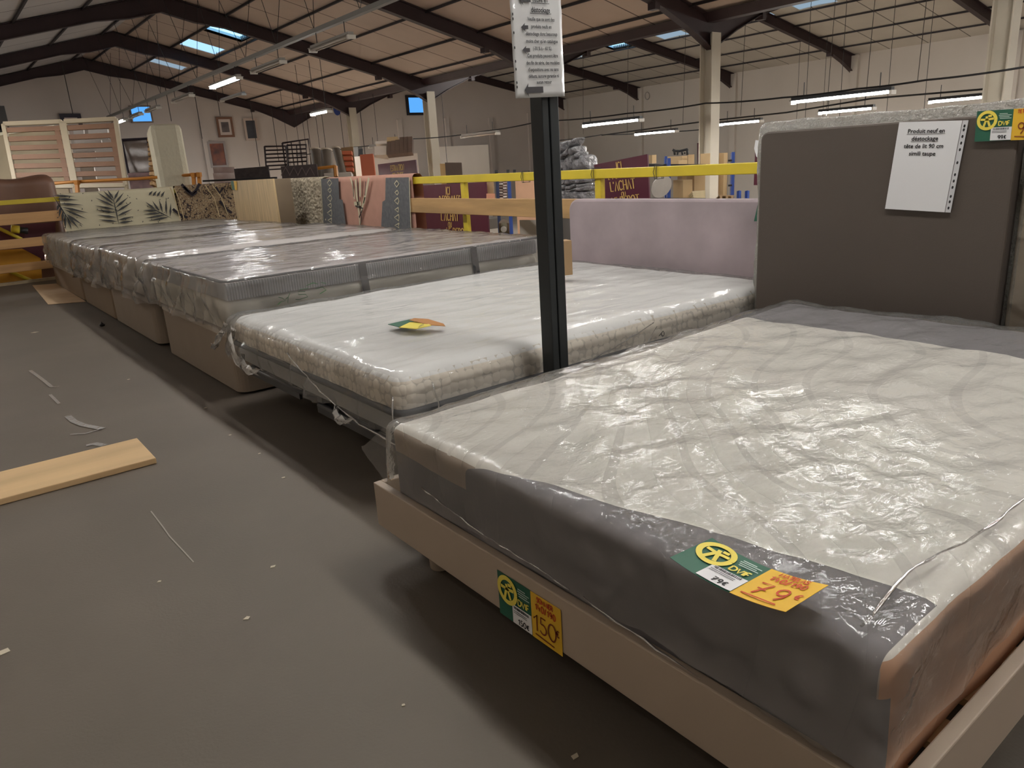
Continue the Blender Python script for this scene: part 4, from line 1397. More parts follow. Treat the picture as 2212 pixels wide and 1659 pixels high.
def persian_marks(mb):
    mb.mat(1)
    Y = 10.912
    Q = lambda x, y: PY(Y, x / 3.456, y / 3.456)
    for ln in ([(1355, 1375), (1400, 1420), (1435, 1445), (1465, 1420), (1490, 1370)], [(1370, 1395), (1410, 1440), (1435, 1458), (1470, 1430)], [(1610, 1395), (1640, 1440), (1665, 1400)],
               [(1290, 1560), (1340, 1600), (1400, 1625)], [(1640, 1500), (1690, 1560), (1730, 1590)]):
        P = [Q(*q) for q in ln]
        mb.strokes([[(p.x, p.z) for p in P]], (0, Y, 0), (1, 0, 0), (0, 0, 1), .035)
    mb.mat(2)
    for ln in ([(1270, 1400), (1310, 1500), (1345, 1640)], [(1530, 1380), (1600, 1480), (1640, 1620)], [(1585, 1380), (1650, 1470), (1700, 1600)], [(1300, 1400), (1340, 1500), (1375, 1640)]):
        P = [Q(*q) for q in ln]
        mb.strokes([[(p.x, p.z) for p in P]], (0, Y - .002, 0), (1, 0, 0), (0, 0, 1), .012)


rug(0, 2.82, 3.66, 11.0, 1.05, .62, .4, [persian_mat(), mat('rug_navy', (44, 38, 46), .9), mat('rug_ecru', (196, 176, 138), .9)], 'brown and beige patterned oriental rug hung beside the palm leaf rug', amp=.006, seed=2, extra=persian_marks)

m_shag = mat('shag_pile', (208, 196, 172), .95, vscale=30, col2=(140, 128, 112), bump=.012, bscale=45)
rug(1, 7.84, 8.86, 3.6, 1.055, .75, .5, m_shag, 'shaggy beige grey rug hung over the rail between wooden unit and pink rug', amp=.009, seed=4, furry=True)
m_rpink = mat('rug_pink', (182, 138, 122), .95, var=.08, vscale=9)
m_rgrey = mat('rug_grey', (104, 104, 106), .95, vscale=30, col2=(86, 88, 92))
m_recru = mat('rug_cream_line', (196, 188, 160), .95)


def pink_marks(mb):
    X = 3.528
    Q = lambda x, y, k=0: PX(X - k, x, y)
    mb.mat(1)
    mb.poly([Q(692, 386), Q(731, 385), Q(733, 430), Q(740, 432), (Q(745, 470)), Q(752, 520), Q(700, 525)])
    mb.poly([Q(833, 384), Q(883, 383), Q(888, 520), Q(822, 520), Q(826, 436), Q(832, 432)])
    mb.mat(2)
    for c, ys in ((712, (395, 411, 428, 444, 460, 476)), (857, (397, 416, 434, 453, 470, 487))):
        for i, y in enumerate(ys):
            h, w = (7, 5) if (i % 2 == 0) else (5, 4)
            P = [Q(c + (y - 395) * .06, y - h, .003), Q(c + w, y, .003), Q(c + (y - 395) * .06, y + h, .003), Q(c - w, y, .003), Q(c + (y - 395) * .06, y - h, .003)]
            mb.strokes([[(p.y, p.z) for p in P]], (X - .004, 0, 0), (0, 1, 0), (0, 0, 1), .012)
    for ln, w in ((((693, 386), (701, 520)), .012), (((884, 383), (889, 520)), .012), (((768, 388), (770, 420), (776, 462), (778, 490)), .03), (((757, 384), (762, 400), (766, 430)), .03), (((797, 384), (792, 410), (786, 440)), .03),
                  (((778, 384), (778, 425)), .03), (((765, 440), (780, 440)), .04), (((788, 425), (780, 460)), .03)):
        P = [Q(*q, .003) for q in ln]
        mb.strokes([[(p.y, p.z) for p in P]], (X - .004, 0, 0), (0, 1, 0), (0, 0, 1), w)
    mb.mat(3)
    for ln, w in ((((772, 385), (774, 430), (781, 470), (778, 490)), .012), (((762, 390), (764, 425)), .01), (((790, 392), (788, 422)), .01), (((768, 445), (784, 450), (776, 470)), .02)):
        P = [Q(*q, .006) for q in ln]
        mb.strokes([[(p.y, p.z) for p in P]], (X - .007, 0, 0), (0, 1, 0), (0, 0, 1), w)


rug(1, 5.95, 7.80, 3.6, 1.045, .75, .5, [m_rpink, m_rgrey, m_recru, mat('rug_black', (58, 52, 50), .95)], 'dusty pink rug with grey diamond borders hung over the rail', amp=.003, seed=6, extra=pink_marks)
obj('black_board', MB().slab([PX(3.72, *q) for q in ((883, 398), (905, 398), (908, 510), (886, 510))], (.03, 0, 0)), m_ink, None, 'black board edge between the pink rug and the maroon banner', 'board')

# wooden unit standing against the rail
m_oak = mat('light_oak', (202, 176, 134), .5, var=.22, vscale=5, stretch=(6, 6, .5))
m_oakd = mat('brown_side', (120, 104, 84), .6, var=.12, vscale=4)
wu = thing('wooden_unit', (3.2, 8.8, 0), 'tall light oak unit with grey-brown side standing by the rail corner', 'cupboard')
xe = PY(8.12, 629, 400).x
obj('front_panel', MB().box((3.10, 8.12, .0), (3.125, 9.47, 1.07)), m_oak, wu, bevel=.002)
obj('side_panel', MB().box((3.126, 8.12, 0), (xe, 8.145, 1.065)), m_oakd, wu)
obj('side_panel', MB().box((3.126, 9.44, 0), (xe, 9.465, 1.065)), m_oakd, wu)
obj('top_panel', MB().box((3.126, 8.146, 1.04), (xe, 9.44, 1.065)), m_oakd, wu)
obj('back_panel', MB().box((xe - .01, 8.146, 0), (xe, 9.44, 1.039)), m_oakd, wu)
cd = thing('price_label', PX(3.09, 505, 400), 'green and yellow price card on the upper corner of the oak unit', 'label')
obj('green_card', MB().slab([PX(3.095, *q) for q in ((499, 391), (505, 391), (508, 410), (502, 410))], (-.003, 0, 0)), m_green, cd)
obj('yellow_card', MB().slab([PX(3.095, *q) for q in ((505, 391), (511, 392), (512, 411), (508, 410))], (-.003, 0, 0)), m_yel, cd)

# ================================================================== BEYOND THE RAILING
DV = lambda D, x, y: Vector((0, 0, CAM_H)) + ray(x, y) * (D / F_PX)


def pbox(xl, xc, xr, yt, yb, D, dl=.4):
    """upright box: near vertical edge at pixel column xc, depth D; left and right faces end at xl and xr"""
    C, B = DV(D, xc, yt), DV(D, xc, yb)
    ym = (yt + yb) / 2
    L_ = DV(D + dl, xl, ym)
    l = Vector((L_.x - C.x, L_.y - C.y, 0))
    rr = ray(xr, ym)
    k = (l.x * C.x + l.y * C.y) / (l.x * rr.x + l.y * rr.y)
    k = min(max(k, .6 * D / F_PX), 1.6 * D / F_PX)
    r = Vector((rr.x * k - C.x, rr.y * k - C.y, 0))
    c0, c1 = Vector((C.x, C.y, B.z)), Vector((C.x, C.y, C.z))
    return MB().hexa([c0, c0 + r, c0 + r + l, c0 + l, c1, c1 + r, c1 + r + l, c1 + l])


def quad(D, pts, th=.03, dd=(0, 0, 0, 0)):
    P = [DV(D + d, *q) for q, d in zip(pts, dd)]
    n = (P[1] - P[0]).cross(P[3] - P[0]).normalized()
    if n.dot(P[0] - Vector((0, 0, CAM_H))) < 0:
        n = -n
    return MB().slab(P, n * th)


def lerp2(P, u, v):
    return (P[0] * (1 - u) + P[1] * u) * (1 - v) + (P[3] * (1 - u) + P[2] * u) * v


# maroon banners
m_maroon = mat('maroon_banner', (92, 44, 60), .28, spec=.5, bump=.01, bscale=2)
m_gold = mat('gold_letters', (226, 190, 110), .5)


def banner(X, TL, TR, BR, BL, rows, label, vs, wsc=.65):
    P = [PX(X, *q) for q in (TL, TR, BR, BL)]
    t = thing('banner_sign', (P[2] + P[3]) / 2, label, 'sign')
    obj('board', MB().slab(P, (.02, 0, 0)), m_maroon, t)
    U, V = (P[1] - P[0]).normalized(), Vector((0, 0, 0))
    V = (P[0] - P[3])
    vl = V.length
    V = V.normalized()
    mb = MB()
    for s, row, h, off in rows:
        c = P[0] + (P[1] - P[0]) * (.5 + off) - V * (vs * row)
        letters(mb, s, c, U * wsc, V, h * vs, h * vs * .1, serif=True, off=(-.006, 0, 0), vary=.6)
    obj('lettering', mb, m_gold, t)
    return t


u2 = (PX(6.0, 1283, 356) - PX(6.0, 1293, 430)).length
rows2 = (('ICI', .26, .20, -.02), ('2 FORMULES', .50, .20, 0), ("L'ACHAT", .84, .26, 0), ('OU', 1.03, .13, .0), ('LE DEPOT', 1.28, .25, .02))
banner(6.0, (1283, 356), (1398, 333), (1420, 492), (1301, 492), rows2, 'maroon banner lettered ICI 2 FORMULES behind the mauve headboard, tilted', u2)
u1 = (PX(4.6, 903, 401) - PX(4.6, 906, 489)).length
rows1 = (('ICI', .24, .17, -.02), ('2 FORMULES', .44, .17, 0), ("L'ACHAT", .84, .2, 0), ('OU', 1.0, .12, .0), ('LE DEPOT', 1.22, .2, .1))
banner(4.6, (903, 401), (1048, 393), (1056, 535), (908, 540), rows1, 'maroon banner lettered ICI behind the pine plank, beside the pink rug', u1)
u3 = (PX(9.0, 816, 355) - PX(9.0, 821, 395)).length
banner(9.0, (816, 355), (898, 345), (907, 395), (821, 395), (('ESTIMATION', .44, .29, .02), ('GRATUITE', .84, .29, .02)), 'small maroon sign lettered ESTIMATION GRATUITE above the pink rug', u3, wsc=.62)
u4 = (PX(8.0, 1632, 306) - PX(8.0, 1630, 398)).length
banner(8.0, (1632, 306), (1672, 306), (1672, 400), (1628, 400), (('R', .26, .14, .05), ('ACHAT', .85, .12, .2)), 'maroon poster with a white curve peeping out left of the taupe headboard', u4)
mb = MB()
P = [PX(7.98, *q) for q in ((1637, 303), (1634, 320), (1638, 335), (1650, 345), (1672, 350))]
mb.strokes([[(p.y, p.z) for p in P]], (7.97, 0, 0), (0, 1, 0), (0, 0, 1), .05)
obj('white_curve', mb, m_white, bpy.data.objects[[o.name for o in bpy.data.objects if o.name.startswith('banner_sign')][-1]])
obj('maroon_board', MB().slab([PX(XE - .15, *q) for q in ((1506, 309), (1526, 307), (1526, 360), (1507, 358))], (.15, 0, 0)), m_maroon, None, 'narrow maroon panel on the side wall left of the cream column', 'panel')

# silver wrapped cushions
m_foil = mat('silver_plastic', (142, 142, 146), .16, spec=1.0, var=.3, vscale=6, bump=.06, bscale=13)
Z7 = lambda x, y: (1180 + x / 9.217, 280 + y / 9.217)
CUSH = ['dark cushion leaning at the top left', 'tilted cushion second from the left on top', 'small tilted cushion below the two top left ones', 'highest tilted cushion', 'upright cushion under the highest one', 'small crumpled cushion below the upright one',
        'broad cushion at the left of the row above the rail', 'middle cushion of the row above the rail', 'bright cushion right of the middle above the rail', 'rightmost tilted cushion above the rail', 'cushion half behind the yellow rail, left', 'cushion half behind the yellow rail, middle',
        'left cushion directly under the rail', 'middle cushion directly under the rail', 'right cushion directly under the rail', 'flat cushion second under the rail, left', 'flat cushion second under the rail, middle', 'flat cushion second under the rail, right',
        'thin cushion third under the rail, middle', 'thin cushion third under the rail, right', 'upright cushion at the bottom left', 'upright cushion at the bottom middle', 'upright cushion at the bottom right by the yellow post']
k = 0
for (a, b, c, d, rot) in ((110, 350, 290, 610, .15), (265, 245, 450, 470, .35), (330, 385, 545, 575, .4), (480, 225, 690, 385, .5), (545, 355, 720, 500, .1), (600, 470, 745, 600, .3), (160, 590, 440, 830, .05), (420, 515, 625, 830, .2),
                          (615, 570, 790, 820, 0), (755, 500, 915, 790, -.1), (200, 830, 450, 980, 0), (455, 830, 680, 960, .1), (215, 975, 445, 1095, .05), (455, 960, 665, 1080, .1), (660, 960, 870, 1060, .1), (235, 1095, 460, 1210, .05), (470, 1095, 685, 1180, .1),
                          (690, 1060, 870, 1140, .1), (465, 1170, 690, 1230, .05), (690, 1140, 870, 1225, .1), (265, 1215, 480, 1440, 0), (480, 1215, 725, 1440, .02), (715, 1210, 870, 1440, 0)):
    px, py = Z7((a + c) / 2, (b + d) / 2)
    C = PX(6.6, px, py)
    sc_ = abs((PX(6.6, px + 10, py) - PX(6.6, px - 10, py)).y) / 20
    hw, hh = (c - a) / 9.217 * sc_ / 2 * 1.05, (d - b) / 9.217 * abs((PX(6.6, px, py + 10) - PX(6.6, px, py - 10)).z) / 20 / 2 * 1.05
    mb = MB()
    cr, sr = math.cos(rot), math.sin(rot)

    def fn(u, v, C=C, hw=hw, hh=hh, cr=cr, sr=sr, k=k):
        a_, e = (u - .5) * 2, v * 2 * math.pi
        se = lambda t, p: math.copysign(abs(t) ** p, t)
        ph = a_ * math.pi / 2
        yy = hw * se(math.sin(ph), .35)
        zz_ = hh * se(math.cos(ph), .35) * se(math.cos(e), .5)
        xx_ = .11 * se(math.cos(ph), .5) * se(math.sin(e), .8)
        n_ = .022 * noise.noise(Vector((yy * 9, zz_ * 9, k * 3.1)))
        return C + Vector((xx_ - n_, yy * cr - zz_ * sr, yy * -sr + zz_ * cr + n_))
    mb.grid(20, 22, fn)
    obj('wrapped_cushion', mb, m_foil, None, CUSH[k] + ', silver wrapped pile', 'cushion', 'silver wrapped cushions piled beyond the rail', smooth=True)
    k += 1
obj('display_shelf', MB().slab([PX(6.45, *q) for q in ((1196, 437), (1284, 437), (1284, 530), (1196, 530))], (.4, 0, 0)), mat('shelf_grey', (110, 108, 104), .7), None, 'low grey bin under the silver wrapped cushions', 'bin')

# racking with cartons
m_card = mat('carton', (206, 178, 136), .75, var=.06, vscale=3)
m_cardd = mat('carton_dark', (160, 132, 98), .8, var=.08, vscale=3)
m_blue = mat('blue_racking', (44, 74, 150), .4)
K = lambda x, y: (1390 + x / 8.19, 280 + y / 8.19)
rk = thing('storage_rack', DV(9, 1444, 420), 'blue steel storage rack holding the cartons left of the cream column', 'rack')
for (a, b, c, d, D) in ((425, 505, 482, 1240, 8.6), (378, 470, 420, 640, 9.6)):
    q = [K(a, b), K(c, b), K(c, d), K(a, d)]
    obj('upright', quad(D, q, .06), m_blue, rk)
for yy in (640, 1240):
    p, q = K(60, yy + 8), K(1090, yy + 10)
    obj('shelf_beam', MB().bar(DV(8.7, *p), DV(8.7, *q), .05, .05), m_irond, rk)
    obj('shelf', MB().slab([DV(8.72, *p), DV(8.72, *q), DV(9.7, *q), DV(9.7, *p)], (0, 0, -.02)), mat('shelf_board', (190, 180, 165), .7), rk)
cart = [((75, 150, 228), 450, 600, 9.2, 'small carton with white print left of the racking upright'), ((430, 680, 790), 468, 640, 9.7, 'large carton at the back of the top rack shelf'),
        ((490, 620, 775), 545, 640, 9.0, 'open carton at the front of the top rack shelf'), ((775, 790, 900), 445, 640, 9.4, 'tall narrow carton at the right end of the rack top'),
        ((1000, 1010, 1180), 428, 640, 9.6, 'pale carton standing half behind the cream column'), ((600, 680, 757), 800, 900, 9.5, 'small carton above the big brown lower carton'),
        ((525, 700, 866), 895, 1236, 8.9, 'big brown carton on the lower rack shelf under the yellow rail'), ((760, 900, 1090), 790, 1090, 9.6, 'carton with a torn white label beside the cream column'),
        ((1330, 1425, 1482), 412, 1180, 9.6, 'tall upright carton just right of the cream column')]
for (xs, ya, yb, D, lab) in cart:
    a, _ = K(xs[0], 0)
    b, y0_ = K(xs[1], ya)
    c, y1_ = K(xs[2], yb)
    t = pbox(a, b, c, y0_, y1_, D, .25)
    o = obj('carton', t, [m_card], None, lab, 'box', 'cartons in and beside the racking')
    tp = MB().hexa([v * 1.0 for v in t.v])
for i in range(4):
    a, y0_ = K(865 + 8 * i, 1090 + i * 36)
    c, y1_ = K(1095, 1122 + i * 36)
    obj('flat_parcel', quad(8.8, ((a, y0_), (c, y0_ - 2), (c, y1_), (a, y1_)), .35), mat('parcel_cream', (214, 196, 156), .7, var=.15, vscale=9), None, 'flat cream parcel, %s from the top, left of the cream column foot' % ('first', 'second', 'third', 'last')[i], 'parcel', 'flat parcels stacked on the lower shelf')
# wrapped round table top
t = thing('round_table_top', DV(8.4, *K(320, 1220)), 'round grey table top in plastic leaning against the blue rack upright', 'table top')
cx, cy = K(320, 1010)
mb = MB()
rim = [DV(8.4 + .12 * math.cos(j * math.pi / 12), cx + 22 * math.cos(j * math.pi / 12) * .95 + 7 * math.sin(j * math.pi / 12), cy - 24 * math.sin(j * math.pi / 12)) for j in range(24)]
mb.slab(rim, (_f.x * .04, _f.y * .04, 0))
obj('disc', mb, mat('table_disc', (176, 170, 162), .35, var=.15, vscale=4), t)
# iron scroll headboard on top of the cartons
t = thing('iron_headboard', DV(9.3, *K(650, 440)), 'small black iron scroll headboard lying on top of the cartons', 'headboard')
Q = lambda x, y: DV(9.3, *K(x, y))
for ln, w in ((((515, 355), (560, 380), (640, 380), (720, 362), (778, 345)), .016), (((545, 380), (555, 445)), .014), (((612, 385), (600, 445)), .012), (((675, 378), (690, 445)), .012), (((772, 348), (778, 445)), .016), (((720, 400), (735, 415), (722, 430)), .008)):
    obj('bar', MB().tube([Q(*q) for q in ln], w, 6), m_ink, t, smooth=True)
rk2 = thing('storage_rack', DV(9.6, 1584, 420), 'blue perforated rack upright standing alone right of the cream column', 'rack')
a, b = K(1562, 395), K(1618, 1170)
obj('upright', quad(9.6, (a, (b[0], a[1]), b, (a[0], b[1])), .06), m_blue, rk2)
for yy in (550, 990):
    p, q = K(1500, yy), K(1562, yy - 6)
    obj('bracket', MB().tube([DV(9.6, *p), DV(9.6, *q)], .014, 6), m_irond, rk2)
for i, xx in enumerate((1690, 1835)):
    p, q = K(xx, 1085), K(xx + 4, 1215)
    obj('stub_post', MB().bar(DV(12, *p), DV(12, *q), .05, .05, up=(1, 0, 0)), m_blue, None, ('short blue post on the wall ledge, nearer the rack upright' if i == 0 else 'short blue post on the wall ledge, nearer the taupe headboard'), 'post')
t = thing('pallet', DV(9.2, *K(1480, 1240)), 'wooden pallet end right of the cream column foot', 'pallet')
for (a, b, c, d) in ((1340, 1160, 1600, 1180), (1340, 1225, 1600, 1245)):
    p, q = K(a, b), K(c, d)
    obj('board', quad(9.2, (p, (q[0], p[1]), q, (p[0], q[1])), .3), m_cardd, t)
for a in (1350, 1455, 1550):
    p, q = K(a, 1180), K(a + 45, 1225)
    obj('block', quad(9.2, (p, (q[0], p[1]), q, (p[0], q[1])), .3), m_cardd, t)

# goods seen left of the black post
K6 = lambda x, y: (920 + x / 8.508, 340 + y / 8.508)


def q6(D, a, b, c, d, m, name, label, cat, th=.05, group=None):
    p, q = K6(a, b), K6(c, d)
    return obj(name, quad(D, (p, (q[0], p[1]), q, (p[0], q[1])), th), m, None, label, cat, group)


q6(12, 350, 95, 655, 320, mat('walnut_board', (96, 78, 66), .6, var=.15), 'brown_board', 'dark brown board standing above the yellow rail left of the black post', 'board')
q6(12.05, 255, 115, 352, 330, mat('pine_strip', (222, 184, 128), .6, var=.1), 'pine_board', 'narrow pale pine board left of the dark brown one', 'board')
q6(7.6, 1115, 440, 1245, 700, m_cardd, 'carton', 'brown carton right of the banner behind the plank', 'box', .3)
q6(7.5, 1112, 665, 1270, 780, mat('salmon_box', (214, 150, 118), .6), 'carton', 'salmon-coloured box right of the banner, just above the plank', 'box', .3)
t = thing('storage_rack', DV(7.2, *K6(1420, 780)), 'dark blue rack crammed with papers left of the black post', 'rack')
for (a, c) in ((1280, 1340), (1495, 1560)):
    p, q = K6(a, 420), K6(c, 1360)
    obj('upright', quad(7.2, (p, (q[0], p[1]), q, (p[0], q[1])), .05), m_blue if a > 1300 else mat('navy_steel', (30, 42, 78), .5), t)
for i, a in enumerate((1265, 1480, 1600)):
    p, q = K6(a, 225 + (8 if i == 0 else 0)), K6(a + 55, 282)
    obj('post_cap', quad(7.3, (p, (q[0], p[1]), q, (p[0], q[1])), .05), m_ink, t)
r_ = random.Random(8)
for i in range(13):
    a, b = K6(1345 + (i % 2) * 75, 425 + i * 26)
    mb = quad(7.25, ((a, b), (a + 8 + r_.uniform(-2, 1), b + r_.uniform(-1, 1)), (a + 8, b + 2.6), (a + r_.uniform(0, 1), b + 2.8)), .2)
    obj('paper_bundle', mb, mat('papers_%d' % (i % 3), ((214, 196, 184), (176, 150, 138), (226, 214, 206))[i % 3], .7), None, 'paper bundle, %s from the top in the %s stack, dark blue rack' % (('one', 'two', 'three', 'four', 'five', 'six', 'seven')[i // 2], ('left', 'right')[i % 2]), 'papers', 'paper bundles in the blue rack')
q6(9.0, 1640, 400, 2060, 790, mat('salmon_board', (222, 176, 142), .7, var=.08), 'large_board', 'large salmon-tinted board behind the black post above the plank', 'board', .05)
q6(6.0, 1720, 1150, 2110, 1400, mat('grey_sheet', (150, 144, 136), .6), 'grey_sheet', 'sloping grey sheet below the plank left of the black post', 'sheet', .04)
t = thing('pendulum_clock', DV(6.4, *K6(1420, 1360)), 'dark wooden pendulum clock with arched top below the plank', 'clock')
p0 = [K6(*q) for q in ((1335, 1400), (1335, 1210), (1370, 1160), (1430, 1135), (1495, 1160), (1530, 1210), (1530, 1400))]
P = [DV(6.4, *q) for q in p0]
obj('case', MB().slab(P, _f * .12), mat('dark_walnut', (92, 72, 54), .4), t)
p0 = [K6(*q) for q in ((1375, 1400), (1375, 1230), (1405, 1190), (1435, 1180), (1470, 1195), (1495, 1235), (1495, 1400))]
obj('glass', MB().slab([DV(6.38, *q) for q in p0], _f * .005), mat('clock_glass', (96, 88, 72), .2), t)
c = DV(6.36, *K6(1430, 1320))
obj('pendulum', MB().slab([c + (_r * math.cos(j * .4) + _u * math.sin(j * .4)) * .026 for j in range(16)], _f * .004), m_white, t)
pc_ = DV(4.45, 1217, 570)
obj('carton', pbox(1196, 1206, 1236, 522, 600, 3.9, .1), m_cardd, None, 'small brown carton under the plank left of the mauve headboard', 'box')

# goods along the gable wall: D about 13..16
Z4 = lambda x, y: (480 + x / 7.373, 280 + y / 7.373)


def q4(D, a, b, c, d, m, name, label, cat, th=.05, group=None, skew=-6):
    p, q = Z4(a, b), Z4(c, d)
    s = skew * (q[0] - p[0]) / 75
    return obj(name, quad(D, (p, (q[0], p[1] + s), (q[0] + 1.5, q[1] + s), (p[0] + 1.5, q[1])), th), m, None, label, cat, group)


q4(13, 186, 625, 730, 790, mat('dark_weave', (70, 62, 62), .8, vscale=14, col2=(52, 46, 48)), 'low_headboard', 'low dark marbled headboard above the oak unit', 'headboard')
q4(13, 930, 585, 1500, 745, mat('diamond_weave', (84, 74, 74), .8, vscale=9, col2=(74, 64, 64)), 'low_headboard', 'low grey-brown headboard with diamond stitching above the shaggy rug', 'headboard', skew=-5)
dm = MB()
for i in range(4):
    for s in (-1, 1):
        a, b = Z4(1010 + i * 130, 600), Z4(1010 + i * 130 + s * 70, 730)
        dm.tube([DV(12.97, *a), DV(12.97, *b)], .008, 4)
obj('stitching', dm, mat('stitch', (106, 92, 90), .8), [o for o in bpy.data.objects if o.name.startswith('low_headboard')][-1])
m_blackp = mat('black_bed_metal', (44, 32, 36), .5)


def bed_grid(D, pts, nh, nv, label, r=.014):
    P = [DV(D, *Z4(*q)) for q in pts]
    t = thing('metal_bed_end', (P[2] + P[3]) / 2, label, 'bed end')
    obj('frame', MB().tube(P + [P[0]], r * 1.3, 6), m_blackp, t)
    for i in (2, 3):
        obj('leg', MB().tube([P[i], (P[i].x, P[i].y, 0)], r, 5), m_blackp, t)
    for i in range(1, nh):
        obj('bar', MB().tube([lerp2(P, 0, i / nh), lerp2(P, 1, i / nh)], r, 5), m_blackp, t)
    for i in range(1, nv):
        obj('bar', MB().tube([lerp2(P, i / nv, 0), lerp2(P, i / nv, 1)], r * .8, 5), m_blackp, t)


bed_grid(13.6, ((675, 270), (1010, 262), (1040, 620), (705, 640)), 6, 1, 'black metal bed end with level bars, left one of the group')
bed_grid(14.4, ((958, 215), (1370, 152), (1420, 570), (1010, 590)), 1, 3, 'tall rounded black metal bed end behind the others')
bed_grid(13.9, ((1030, 250), (1335, 240), (1350, 570), (1060, 590)), 5, 2, 'black metal bed end with level bars, right one of the group')
m_roll = mat('carpet_roll', (134, 124, 114), .6, var=.12, vscale=5)
for (a, b, w, lab, D) in (((1490, 325), (1560, 800), 11.5, 'grey carpet roll in plastic, left of the two upright rolls', 14.6), ((1660, 335), (1690, 800), 12, 'grey carpet roll in plastic, right of the two upright rolls', 14.4), ((1815, 300), (1935, 760), 8, 'slimmer carpet roll leaning against the red shelf', 14.8)):
    t = thing('carpet_roll', DV(D, *Z4(*b)), lab, 'carpet roll')
    p, q = DV(D, *Z4(*a)), DV(D, *Z4(*b))
    rr = w * D / F_PX
    dq = (q - p).normalized()
    q = q + dq * (max(0, q.z - .02) / max(.2, -dq.z))
    obj('roll', MB().tube([p, q], rr, 18), m_roll, t, smooth=True)
    c = (p - q).normalized()
    e = MB()
    for k_ in (.9, .6, .3):
        e.tube([p + c * .01 + (_r * math.cos(j * .5) + _f * math.sin(j * .5)) * rr * k_ for j in range(14)], .02, 5)
    obj('rolled_end', e, mat('roll_end', (222, 210, 192), .7), t, smooth=True)
m_red = mat('terracotta_slat', (222, 124, 88), .5)
t = thing('red_shelf', DV(15, *Z4(2000, 700)), 'shelf unit with terracotta boards left of the first white column', 'shelf')
bb_ = quad(15.2, (Z4(1890, 290), Z4(2080, 270), Z4(2110, 670), Z4(1960, 680)), .05)
for i in (2, 3, 6, 7):
    bb_.v[i].z = 0
obj('back_board', bb_, m_cardd, t)
for i in range(4):
    y_ = 340 + i * 88
    obj('slat', quad(15, (Z4(1905 + i * 20, y_), Z4(2058 + i * 8, y_ - 4), Z4(2062 + i * 8, y_ + 52), Z4(1915 + i * 20, y_ + 55)), .1), m_red, t)
q4(14, 1845, 685, 2050, 750, m_low, 'white_crate', 'low white crate in front of the leaning carpet roll', 'crate', .2)
q4(14, 1620, 695, 1810, 760, m_low, 'white_crate', 'low white slatted crate in front of the upright rolls', 'crate', .2)
t = thing('orange_handrail', DV(13.2, *Z4(1800, 740)), 'thin orange steel rail corner in front of the carpet rolls', 'rail')
m_or = mat('orange_steel', (198, 132, 54), .45)
obj('bar', MB().tube([DV(13.2, *Z4(*q)) for q in ((1490, 620), (1800, 585))], .03, 6), m_or, t)
obj('bar', MB().tube([DV(13.2, *Z4(*q)) for q in ((1800, 580), (1815, 750))], .04, 6), m_or, t)
# loudspeaker on the column, cupboards on the high wall
t = thing('loudspeaker', DV(20, 773, 345), 'grey and black loudspeaker fixed to the first white column', 'loudspeaker')
obj('body', pbox(763, 773, 784, 317, 344, 20, .2), mat('speaker_grey', (88, 86, 84), .6), t)
obj('grille', quad(19.7, ((774, 323), (783, 321), (783, 338), (779, 341), (774, 340)), .05, (0, 0, 0, 0, 0)), m_ink, t)
K5 = lambda x, y: (740 + x / 8.508, 260 + y / 8.508)
for i, (a, b, c, d, m, lab) in enumerate(((585, 478, 803, 640, m_low, 'cream cupboard door box on the high ledge'), (600, 385, 815, 435, m_low, 'cream box behind the hanging tube lamp on the high ledge'), (812, 310, 1012, 385, m_card, 'cream carton on top of the brown doors'))):
    p, q = K5(a, b), K5(c, d)
    obj('cupboard_box', quad(19.5, (p, (q[0], p[1] - 1.5), (q[0], q[1] - 1), (p[0], q[1])), .4), m, None, lab, 'box')
for i in range(6):
    p, q = K5(812 + i * 78, 395 - i * 18 if i < 3 else 310 - (i - 3) * 4), K5(888 + i * 78, 622 - i * 8)
    obj('wardrobe_board', quad(19.4 - i * .02, (p, (q[0], p[1] - 1), q, (p[0], q[1] + 1)), .3), mat('brown_door', (112, 94, 82), .6, var=.12, vscale=4), None, 'dark brown upright board on the high ledge, %s from the left' % ('first', 'second', 'third', 'fourth', 'fifth', 'last')[i], 'board', 'brown boards stacked on the high ledge')
q4(15.3, 2190, 400, 2400, 520, m_red, 'red_board', 'terracotta board between the loudspeaker and the cream box', 'board', .1)
disc = thing('wall_disc', PY(Y1 - .1, 728, 248), 'round blue sign disc hanging high before the gable wall', 'sign')
c = PY(Y1 - .3, 728, 236)
obj('disc', MB().slab([c + Vector((.17 * math.cos(j * .35), 0, .27 * math.sin(j * .35))) for j in range(18)], (0, .03, 0)), mat('disc_blue', (40, 60, 130), .5), disc)
obj('star', MB().slab([c + Vector(((.05 if j % 2 else .02) * math.cos(j * .628), -.01, (.08 if j % 2 else .03) * math.sin(j * .628))) for j in range(10)], (0, .005, 0)), mat('disc_pale', (150, 165, 200), .5), disc)
ring = MB().tube([PX(XE - .03, 1398 + 5 * math.cos(j * .5), 207 + 8 * math.sin(j * .5)) for j in range(14)], .025, 5)
obj('hose_ring', ring, m_lamp, None, 'pale coiled ring hanging high on the side wall', 'ring')

